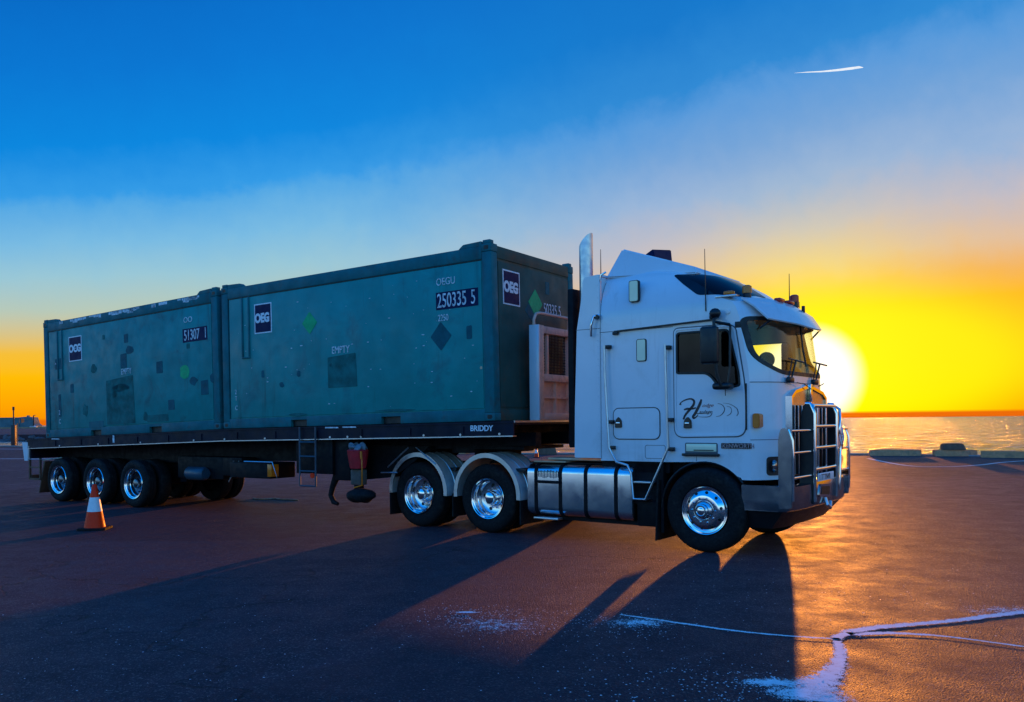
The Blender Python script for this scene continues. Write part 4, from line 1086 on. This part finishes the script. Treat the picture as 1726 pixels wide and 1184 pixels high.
bm = newbm(); tube(bm, [(.2, -.44, 3.14), (.2, -.44, 3.22), (.2, -.38, 3.31), (.2, -.26, 3.335), (.2, 1.15, 3.335)], .024, 10); tube(bm, [(.2, .62, 3.14), (.2, .62, 3.33)], .022, 8); obj('headboard_pipe', bm, PINK, hb, 60)
bm = newbm()
for i in range(14): tube(bm, [(.2, -.10 + i * .045, 2.40), (.2, -.10 + i * .045, 3.02)], .005, 4)
for i in range(14): tube(bm, [(.205, -.26, 2.42 + i * .045), (.205, 1.0, 2.42 + i * .045)], .005, 4)
obj('headboard_mesh', bm, CHASS, hb, 0, kind='stuff')
bm = newbm(); box(bm, .19, .25, -.14, -.09, 2.40, 3.02, .004); obj('mesh_stile', bm, PINK, hb)

# ------------------------------------------------------------------ containers
CL, CW, CH = 6.058, 2.438, 2.591


def patch(par, m, x, z, w, h, shape='rect', y=None, name='paint_patch'):
    y = -CW / 2 - .001 if y is None else y
    bm = newbm()
    if shape == 'rect': pts = roundpoly([(x - w / 2, z - h / 2), (x + w / 2, z - h / 2), (x + w / 2 * random.uniform(.9, 1), z + h / 2), (x - w / 2, z + h / 2 * random.uniform(.85, 1))], .02)
    elif shape == 'diamond': pts = roundpoly([(x, z - h / 2), (x + w / 2, z), (x, z + h / 2), (x - w / 2, z)], .02)
    else: pts = [(x + w / 2 * math.cos(k * .6283) * random.uniform(.7, 1.1), z + h / 2 * math.sin(k * .6283) * random.uniform(.7, 1.1)) for k in range(10)]
    prism(bm, pts, y - .0025, y + .02, 'y'); return obj(name, bm, m, par, 0)


def sign(par, face, x, z, w, h, txt='OEG'):
    y = -CW / 2 - .001
    if face == 'side':
        bm = newbm(); box(bm, x, x + w, y - .003, y + .02, z, z + h); a = obj('company_sign', bm, LETTER, par, 0)
        bm = newbm(); box(bm, x + .022, x + w - .022, y - .0055, y, z + .022, z + h - .022); obj('sign_face', bm, NAVY, a, 0)
        text(txt, .215, (x + .02, y - .007, z + h * .38), 'side', LETTER, a, sx=w / .53, bold=.012)
        bm = newbm(); box(bm, x + .17, x + w - .05, y - .0095, y - .006, z + h * .5, z + h * .53); obj('sign_bar', bm, LETTER, a, 0)
    else:
        bm = newbm(); box(bm, -.02, .004, x, x + w, z, z + h); a = obj('company_sign', bm, LETTER, par, 0)
        bm = newbm(); box(bm, 0, .0065, x + .022, x + w - .022, z + .022, z + h - .022); obj('sign_face', bm, NAVY, a, 0)
        text(txt, .215, (.008, x + .02, z + h * .38), 'front', LETTER, a, sx=w / .53, bold=.012)
        bm = newbm(); box(bm, .007, .0105, x + .17, x + w - .05, z + h * .5, z + h * .53); obj('sign_bar', bm, LETTER, a, 0)
    return a


def container(label, x0, z0, pitch, paint, frame, endm):
    c = thing('shipping_container', label, 'container', (TR.location.x + x0 * math.cos(YAW), TR.location.y - x0 * math.sin(YAW), z0), (0, -pitch, -YAW), 'teal containers on the trailer')
    hw = CW / 2
    # side wall with recessed border
    for s in (-1, 1):
        bm = newbm(); box(bm, -CL + .20, -.17, min(s * (hw - .014), s * (hw - .07)), max(s * (hw - .014), s * (hw - .07)), .17, CH - .22)
        w = obj('side_wall', bm, paint, c, 0)
        bm = newbm(); box(bm, -CL + .215, -.185, min(s * (hw - .001), s * (hw - .03)), max(s * (hw - .001), s * (hw - .03)), .185, CH - .24, .006); obj('side_panel', bm, paint, w)
        bm = newbm(); box(bm, -CL + .17, -.17, min(s * hw, s * (hw - .10)), max(s * hw, s * (hw - .10)), CH - .22, CH - .03, .008); obj('top_rail', bm, frame, c)
        bm = newbm(); box(bm, -CL + .21, -.18, min(s * (hw + .004), s * (hw - .03)), max(s * (hw + .004), s * (hw - .03)), CH - .236, CH - .226); obj('rail_seam', bm, GASKET, c, 0)
        pk = [(-4.27, -3.88), (-2.19, -1.79)]
        segs = [(-CL + .17, pk[0][0]), (pk[0][1], pk[1][0]), (pk[1][1], -.17)]
        bm = newbm()
        for a, b in segs: box(bm, a, b, min(s * hw, s * (hw - .12)), max(s * hw, s * (hw - .12)), .0, .17, .004)
        for a, b in pk: box(bm, a, b, min(s * (hw - .002), s * (hw - .1)), max(s * (hw - .002), s * (hw - .1)), .115, .17)
        obj('bottom_rail', bm, frame, c)
        for a, b in pk:
            bm = newbm(); box(bm, a + .002, b - .002, min(s * (hw - .06), s * (hw - .5)), max(s * (hw - .06), s * (hw - .5)), .005, .112); obj('fork_pocket', bm, GASKET, c, 0)
    for xe, s in ((0, 1), (-CL, -1)):
        a, b = sorted((xe - s * .014, xe - s * .07))
        bm = newbm(); box(bm, a, b, -hw + .16, hw - .16, .16, CH - .2); w = obj('end_wall', bm, endm, c, 0)
        a, b = sorted((xe - s * .002, xe - s * .03))
        bm = newbm(); box(bm, a, b, -hw + .18, hw - .18, .20, CH - .24, .005); obj('end_panel', bm, endm, w)
        a, b = sorted((xe, xe - s * .10))
        bm = newbm(); box(bm, a, b, -hw + .16, hw - .16, 0, .16, .005); obj('end_rail', bm, endm if s > 0 else frame, c)
        bm = newbm(); box(bm, a, b, -hw + .16, hw - .16, CH - .2, CH - .02, .008); obj('end_rail', bm, endm if s > 0 else frame, c)
    for xe, s in ((-.17, 1), (-CL, -1)):
        for sy in (-1, 1):
            y0, y1 = sorted((sy * (hw + .001), sy * (hw - .16)))
            bm = newbm(); box(bm, xe, xe + .17, y0, y1, .118, CH - .118, .012); obj('corner_post', bm, frame, c)
            for zb in (0, CH - .118):
                bm = newbm(); y0, y1 = sorted((sy * (hw + .005), sy * (hw - .165)))
                box(bm, xe - .003, xe + .175, y0, y1, zb, zb + .118, .012, 2); cc = obj('corner_casting', bm, frame, c)
                bm = newbm(); prism(bm, rrect(xe + .045, xe + .13, zb + .03, zb + .09, .02), sy * (hw + .0065), sy * (hw - .02), 'y'); obj('casting_hole', bm, GASKET, cc)
            # lifting pad above each top corner
            xp0 = xe - .36 if s > 0 else xe + .17
            y0, y1 = sorted((sy * (hw - .01), sy * (hw - .10)))
            bm = newbm(); prism(bm, roundpoly([(xp0 - (.07 if s > 0 else 0), CH - .03), (xp0 + .36, CH - .03), (xp0 + .36, CH + .045), (xp0 + .02, CH + .035)] if s > 0 else [(xp0, CH - .03), (xp0 + .44, CH - .03), (xp0 + .34, CH + .035), (xp0, CH + .045)], .02), y0, y1, 'y', .004); obj('lifting_pad', bm, frame, c)
            bm = newbm(); box(bm, xe + .02, xe + .15, y0 - .005, y1 + .005, CH, CH + .055, .008); obj('pad_eye', bm, frame, c)
    bm = newbm(); box(bm, -CL + .1, -.1, -hw + .1, hw - .1, CH - .06, CH - .045); obj('roof', bm, frame, c, 0)
    bm = newbm(); box(bm, -CL + .1, -.1, -hw + .12, hw - .12, .11, .13); obj('floor', bm, CHASS, c, 0)
    # vertical hose channel near the rear
    bm = newbm()
    for x_ in (-CL + .56, -CL + .74): box(bm, x_, x_ + .035, -hw - .018, -hw + .02, 1.28, CH - .235, .004)
    box(bm, -CL + .56, -CL + .775, -hw - .018, -hw + .02, 1.25, 1.28, .004)
    obj('side_channel', bm, frame, c)
    return c


c1 = container('front teal container on the trailer, nearer the white cab', 0, 1.6917, .0159, TEAL, FRAMEC, ENDC)
sign(c1, 'side', -5.15, 1.67, .45, .53)
sign(c1, 'front', -.93, 1.73, .46, .52)
hy = -CW / 2 - .004
text('OEGU', .155, (-1.02, hy, 2.07), 'side', LETTERW, c1, sx=.85)
bm = newbm(); box(bm, -1.03, -.245, -CW / 2 - .0025, -CW / 2 + .01, 1.70, 1.965); npb = obj('number_band', bm, NAVY, c1, 0)
text('250335', .30, (-1.01, hy, 1.735), 'side', LETTERW, npb, sx=.62, bold=.002); text('5', .30, (-.38, hy, 1.735), 'side', LETTERW, npb, sx=.62)
text('2250', .14, (-1.0, hy, 1.53), 'side', LETTERW, c1, sx=.72)
text('EMPTY', .17, (-3.25, hy, 1.19), 'side', LETTERW, c1, sx=.8)
for s_, z_ in (('2', .62), ('T', .50), ('C', .33)): text(s_, .12, (-5.72, hy, z_), 'side', LETTERW, c1, sx=.8)
patch(c1, GREEN, -3.76, 1.75, .36, .38, 'diamond', name='green_diamond')
patch(c1, DARKP, -.95, 1.30, .40, .44, 'diamond'); patch(c1, SCUFF, -3.02, .90, .66, .55); patch(c1, DARKP, -.42, 1.32, .10, .2)
patch(c1, DARKP, -4.96, .95, .07, .13); patch(c1, DARKP, -4.48, .73, .14, .1, 'blob'); patch(c1, DARKP, -4.05, .9, .1, .14, 'blob')
patch(c1, FRAMEC, -3.28, 1.0, .06, .07, 'blob'); patch(c1, TAN, -.22, .78, .05, .05, 'blob'); patch(c1, SCUFF, -4.1, .205, .5, .06, 'blob'); patch(c1, SCUFF, -1.9, .21, .8, .05, 'blob')
bm = newbm(); prism(bm, roundpoly([(-.02, 1.62), (.19, 1.84), (-.02, 2.06), (-.23, 1.84)], .02), .0, .004, 'x'); obj('green_diamond', bm, GREEN, c1, 0)
bm = newbm(); prism(bm, roundpoly([(-.10, 1.52), (.10, 1.72), (-.10, 1.92), (-.34, 1.70)], .02), -.001, .0015, 'x'); obj('paint_patch', bm, DARKP, c1, 0)
bm = newbm(); prism(bm, [(.30, 2.02), (.42, 2.02), (.42, 2.22), (.30, 2.22)], .0, .0018, 'x'); obj('paint_patch', bm, DARKP, c1, 0)
text('50335 5', .25, (.003, .22, 1.70), 'front', LETTERW, c1, sx=.68)

c2 = container('rear teal container on the trailer tail, with many dark paint patches', -6.154, 1.5880, .0302, TEAL2, FRAMEC, TEAL2)
sign(c2, 'side', -5.03, 1.63, .50, .54, 'OCG')
text('OO', .15, (-1.0, hy, 2.07), 'side', LETTERW, c2, sx=1.1)
bm = newbm(); box(bm, -1.04, -.30, -CW / 2 - .0025, -CW / 2 + .01, 1.69, 1.95); npb = obj('number_band', bm, NAVY, c2, 0)
text('51307', .28, (-1.0, hy, 1.73), 'side', LETTERW, npb, sx=.68, bold=.002); text('1', .28, (-.40, hy, 1.73), 'side', LETTERW, npb, sx=.68)
text('EMPTY', .17, (-3.10, hy, 1.22), 'side', LETTERW, c2, sx=.70)
patch(c2, GREEN, -1.02, 1.13, .30, .32, 'blob', name='green_sticker')
patch(c2, SCUFF, -3.15, .70, 1.0, .98)
for x, z, w, h in ((-3.1, .95, .7, .16), (-3.35, .85, .2, .2), (-2.9, 1.95, .14, .18), (-4.1, 1.42, .25, .2), (-2.8, 1.7, .3, .2), (-3.0, 1.5, .22, .3), (-1.8, 1.28, .2, .24), (-.42, .8, .22, .28), (-1.45, .52, .2, .2), (-4.45, .55, .22, .28), (-.2, .95, .12, .2),
                   (-4.95, 1.05, .12, .2), (-.88, 1.62, .1, .1), (-.75, .95, .25, .2), (-2.3, .32, .18, .2), (-5.45, 1.62, .3, .24), (-5.45, .7, .1, .5), (-3.7, 2.05, .08, .1), (-1.9, .28, .7, .14)):
    patch(c2, random.choice([DARKP, SCUFF, DARKP]), x, z, w, h, random.choice(['rect', 'blob']))
patch(c2, FRAMEC, -4.05, .235, .55, .14); patch(c2, LETTER, -5.58, 1.63, .05, .05, 'blob', name='small_label')
for s_, z_ in (('2', .50), ('C', .30)): text(s_, .14, (-5.5, hy, z_), 'side', LETTERW, c2, sx=.8)
bm = newbm()
for i in range(34):
    x = random.uniform(-5.4, -.6); w = random.uniform(.05, .3); box(bm, x, x + w, -CW / 2 - .003, -CW / 2 + .01, CH - .07 - random.random() * .07, CH - .045)
obj('worn_paint_flakes', bm, LETTERW, c2, 0, kind='stuff')
bm = newbm()
for c__ in (c1,):
    for i in range(60):
        x = random.uniform(-5.7, -.3); z = random.uniform(.2, 2.2); q = random.uniform(.004, .014)
        box(bm, x, x + q * random.uniform(1, 4), -CW / 2 - .0022, -CW / 2 + .005, z, z + q)
obj('paint_chips', bm, LETTERW, c1, 0, kind='stuff')
bm = newbm(); box(bm, .02, .07, -.5, .5, .3, .34)
bm.free()

# ------------------------------------------------------------------ things strapped under the trailer


def trl(x, y, z): return (TR.location.x + x * math.cos(YAW) + y * math.sin(YAW), TR.location.y - x * math.sin(YAW) + y * math.cos(YAW), z)


B = thing('strapped_bag', 'red and brown bag with grey cloth on top, hanging under the trailer', 'bag', trl(-2.72, -1.2, .60), (0, 0, -YAW))
bm = newbm(); lathe(bm, [(0, .34), (.13, .34), (.145, .42), (.165, .56), (.175, .63), (.15, .65), (0, .64)], (0, 0, 0), 24, 'z'); obj('red_bag', bm, REDT, B)
bm = newbm()
for i in range(7):
    a = i * .9; p = (.10 * math.cos(a), .08 * math.sin(a), .68); bmesh.ops.create_icosphere(bm, subdivisions=2, radius=.075, matrix=Matrix.Translation(p) @ Matrix.Rotation(a, 4, 'X') @ Matrix.Diagonal((1, .5, 1.2, 1)))
obj('grey_cloth', bm, GREYC, B, 20)
bm = newbm(); box(bm, -.12, .11, -.06, .10, .07, .32, .02); obj('brown_sack', bm, BROWN, B)
bm = newbm(); tube(bm, [(.13, -.05, .6), (.16, -.08, .3), (.14, -.06, .07), (.0, -.1, .03)], .012, 6); tube(bm, [(.16, -.1, .62), (.165, -.1, .50)], .02, 6); obj('orange_strap', bm, ORANGE, B)
bm = newbm(); bmesh.ops.create_icosphere(bm, subdivisions=3, radius=1, matrix=Matrix.Translation((.06, 0, -.06)) @ Matrix.Diagonal((.26, .2, .12, 1)))
for v in bm.verts: v.co *= 1 + .06 * math.sin(v.co.x * 30 + v.co.z * 22)
k_ = obj('black_bag', bm, RUBBER, None, 30); k_.location = trl(-2.72, -1.2, .56); k_.rotation_euler = (0, 0, -YAW)
tag(k_, 'lumpy black bag hanging lowest below the red and brown bag under the trailer', 'bag')

# ------------------------------------------------------------------ traffic cone by the trailer wheels


def make_cone(label, loc, s=1.0):
    c = thing('traffic_cone', label, 'traffic cone', loc, (0, 0, R(8)), 'traffic cones on the car park'); c.scale = (s,) * 3
    bm = newbm(); prism(bm, roundpoly([(-.21, -.21), (.21, -.21), (.21, .21), (-.21, .21)], .05), .0, .035, 'z', .006); obj('base', bm, RUBBER, c)
    def rr(z): return .155 - (.155 - .032) * (z - .03) / .67
    for nm, a, b, m in (('cone_foot', .03, .28, CONER), ('reflective_band', .28, .50, CONEW), ('cone_top', .50, .70, CONER)):
        bm = newbm(); e = .0015 if nm == 'reflective_band' else 0
        lathe(bm, [(rr(a) + e, a), (rr(b) + e, b)] + ([(rr(b) - .01, b + .004), (.02, .66)] if nm == 'cone_top' else []), (0, 0, 0), 32, 'z'); obj(nm, bm, m, c, 60)
    return c


make_cone('orange traffic cone with a white band, standing in front of the trailer wheels', (-6.76, 13.62, 0), 1.04)
k2 = make_cone('small far traffic cone by the kerb, seen between truck and trailer deck', (1.1, 38.6, 0), .7)
bm = newbm(); box(bm, .03, .07, -.1, -.06, .1, .13); bm.free()

# ------------------------------------------------------------------ kerb blocks by the water
blocks = [((15.8, 37.35), (17.75, 36.6), .27, 'low concrete kerb block by the water, nearest to the bull bar'),
          ((18.1, 36.2), (19.7, 35.8), .27, 'low concrete kerb block by the water carrying a raised brown box'),
          ((19.3, 34.7), (23.6, 32.0), .27, 'long low concrete kerb block at the right edge of the photograph'),
          ((-3.6, 44.4), (-2.3, 43.7), .33, 'tan concrete block by the water seen over the rear truck mudguards')]
for a, b, h, lb in blocks:
    a = Vector(a); b = Vector(b); L_ = (b - a).length; m_ = (a + b) / 2; an = math.atan2((b - a).y, (b - a).x)
    bm = newbm(); prism(bm, [(-.24, 0), (.24, 0), (.17, h), (-.17, h)], -L_ / 2, L_ / 2, 'x', .02)
    for v in bm.verts: v.co += Vector((random.uniform(-.01, .01), random.uniform(-.01, .01), random.uniform(-.008, .008) if v.co.z > .1 else 0))
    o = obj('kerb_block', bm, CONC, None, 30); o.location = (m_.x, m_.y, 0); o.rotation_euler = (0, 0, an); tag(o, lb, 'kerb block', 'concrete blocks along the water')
bm = newbm(); prism(bm, roundpoly([(-.46, .0), (.46, .0), (.36, .24), (.26, .28), (-.42, .28), (-.46, .2)], .03), -.22, .22, 'y', .01)
o = obj('wooden_box', bm, mat('old_wood', (.16, .09, .06), .8, 0, .3, 8), None, 30); o.location = (18.85, 36.02, .27); o.rotation_euler = (0, 0, -.25)
tag(o, 'brown box on the middle kerb block right of the truck', 'box')
o = bpy.data.objects.new('wooden_box', o.data); COL.objects.link(o); o.location = (1.75, 41.9, 0.0); o.scale = (1, 1, 1.9); tag(o, 'brown box at the water edge, seen in the gap behind the cab', 'box')
bm = newbm(); lathe(bm, [(0, 0), (.2, 0), (.2, .4), (.18, .5), (0, .5)], (0, 0, 0), 16, 'z'); o = obj('orange_drum', bm, CONER, None); o.location = (-4.6, 44.0, 0); tag(o, 'orange drum by the water seen above the rearmost mudguard', 'drum')

# cord lying on the ground
bm = newbm()
P2 = [(-3.85, 13.98), (-3.6, 13.92), (-3.45, 13.75), (-3.2, 13.82), (-2.95, 13.78)]
tube(bm, curve([(-5.8, 18.8, .014), (-5.62, 18.62, .014), (-5.45, 18.6, .014), (-5.3, 18.72, .014), (-5.1, 18.5, .014), (-4.9, 18.42, .014), (-4.65, 18.25, .014)], 5), .014, 8)
tag(obj('cord', bm, TAN, None, 60), 'pale cord lying on the asphalt beneath the trailer, left of the ladder', 'cord')

# ------------------------------------------------------------------ far left: post, building, lamp
P0 = thing('post', 'thin tall pole on a thick dark post at the kerb, far left', 'post', (-42.3, 71.5, 0))
bm = newbm(); box(bm, -.16, .16, -.14, .14, 0, 1.75, .02); obj('post_base', bm, POST, P0)
bm = newbm(); tube(bm, [(0, 0, 1.7), (0, 0, 3.1)], .05, 8); tube(bm, [(0, 0, 3.0), (0, 0, 3.3)], .09, 8); obj('pole', bm, POST, P0)
bm = newbm(); tube(bm, [(.42, -.2, 0), (.42, -.2, 1.9)], .04, 8); obj('orange_stake', bm, mat('rust_orange', (.5, .2, .06), .7), P0)
K = 540 / 1420


def far(px, py): return ((px - 863) * K, CAM_H + (718 - py) * K)


bl = thing('harbour_building', 'dark green harbour building with an open frame on its left side, far left', 'building', ((45 - 863) * K, 540, .15))


def fpoly(nm, pts, y0, y1, m, par):
    bm = newbm(); prism(bm, [((px - 45) * K, (721.5 - py) * K) for px, py in pts], y0, y1, 'y'); return obj(nm, bm, m, par, 0)


fpoly('tower', [(41, 722), (41, 702.5), (54, 703.5), (57, 714), (61, 717), (61, 722)], 0, 7, BUILD, bl)
fpoly('roof_vent', [(42, 702.7), (42, 700.5), (44.5, 700), (45, 702.9)], 2, 4, BUILD, bl)
fpoly('roof_slab', [(31, 705.5), (31, 703.5), (41, 702.5), (41, 705.5)], 0, 7, BUILD, bl)
fpoly('frame_post', [(31, 722), (31, 705.5), (32.3, 705.5), (32.3, 722)], 0, .6, BUILD, bl)
fpoly('lower_storey', [(34, 722), (34, 713.5), (41, 711.5), (41, 722)], 0, 7, BUILD, bl)
bm = newbm(); w0 = (-14 - 14) * K; box(bm, w0 - 6, 5, 0, 9, 0, 6.6); box(bm, w0 - 6.4, 5.4, -.4, 9.4, 6.6, 6.9)
sh = obj('shed', bm, BUILD, None, 0); sh.location = ((15 - 863) * K, 545, .15); tag(sh, 'long low green shed at the far left edge of the photograph', 'building')
bm = newbm()
for i in range(140):
    r_ = random.uniform(.8, 1.8); bmesh.ops.create_icosphere(bm, subdivisions=1, radius=r_, matrix=Matrix.Translation((random.uniform(-335, -310), 500 + random.uniform(-3, 3), random.uniform(.4, 2.2))))
obj('bushes', bm, BUSH, None, 0, kind='stuff')
lp = thing('street_lamp', 'slim street lamp right of the harbour building, beside the container', 'street lamp', ((64 - 863) * K, 535, .15))
bm = newbm(); tube(bm, [(0, 0, 0), (0, 0, 7.6), (.5, 0, 8.1)], [.5, .35, .25], 8); obj('pole', bm, POST, lp)
bm = newbm(); box(bm, .2, 1.6, -.3, .3, 7.95, 8.25); obj('lamp_head', bm, POST, lp)
vc = thing('parked_car', 'white car parked far away, just left of the rear container', 'car', ((71.5 - 863) * K, 530, .15))
bm = newbm(); prism(bm, roundpoly([(-2.1, .3), (2.1, .3), (2.1, .9), (1.2, 1.0), (.7, 1.5), (-1.2, 1.5), (-1.9, 1.0), (-2.1, .9)], .1), -.85, .85, 'y'); obj('body', bm, WHITE, vc)
bm = newbm(); prism(bm, [(-1.6, 1.02), (.95, 1.02), (.6, 1.42), (-1.15, 1.42)], -.86, .86, 'y'); obj('windows', bm, GASKET, vc, 0)
for x_ in (-1.3, 1.3):
    bm = newbm(); lathe(bm, [(0, 0), (.33, 0), (.33, .2), (0, .2)], (x_, -.87, .33), 16); obj('wheel', bm, RUBBER, vc)

# ------------------------------------------------------------------ contrail
def sky_pt(px, py, D):
    dx, dy = px - 863, py - 709.87; u_ = dx * math.cos(roll) - dy * math.sin(roll); w_ = dx * math.sin(roll) + dy * math.cos(roll)
    return Vector((u_ / 1420 * D, D, CAM_H - w_ / 1420 * D))


CT = bpy.data.materials.new('ice_trail_glow'); CT.use_nodes = True; t = NT(CT.node_tree); t.n.clear()
em = t.node('ShaderNodeEmission'); nn_ = t.noise(t.node('ShaderNodeTexCoord').outputs['Object'], .012, 6, .7)  # trail glows by itself in place of white sunlight on it
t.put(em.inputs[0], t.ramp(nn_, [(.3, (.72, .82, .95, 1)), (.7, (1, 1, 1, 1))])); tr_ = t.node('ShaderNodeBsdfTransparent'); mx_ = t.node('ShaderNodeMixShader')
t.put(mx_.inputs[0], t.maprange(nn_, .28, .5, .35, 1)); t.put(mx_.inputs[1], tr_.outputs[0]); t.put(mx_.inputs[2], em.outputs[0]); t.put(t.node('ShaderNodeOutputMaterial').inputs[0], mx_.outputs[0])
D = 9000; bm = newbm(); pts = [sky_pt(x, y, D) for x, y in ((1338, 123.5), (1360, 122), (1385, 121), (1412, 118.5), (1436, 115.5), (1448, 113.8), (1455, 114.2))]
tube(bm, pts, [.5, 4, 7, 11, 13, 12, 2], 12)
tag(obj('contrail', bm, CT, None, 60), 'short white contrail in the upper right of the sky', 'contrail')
for o in list(bpy.data.objects):
    if 'part_note' in o: del o['part_note']
bpy.data.objects.remove(sg); bpy.data.objects.remove(HB)
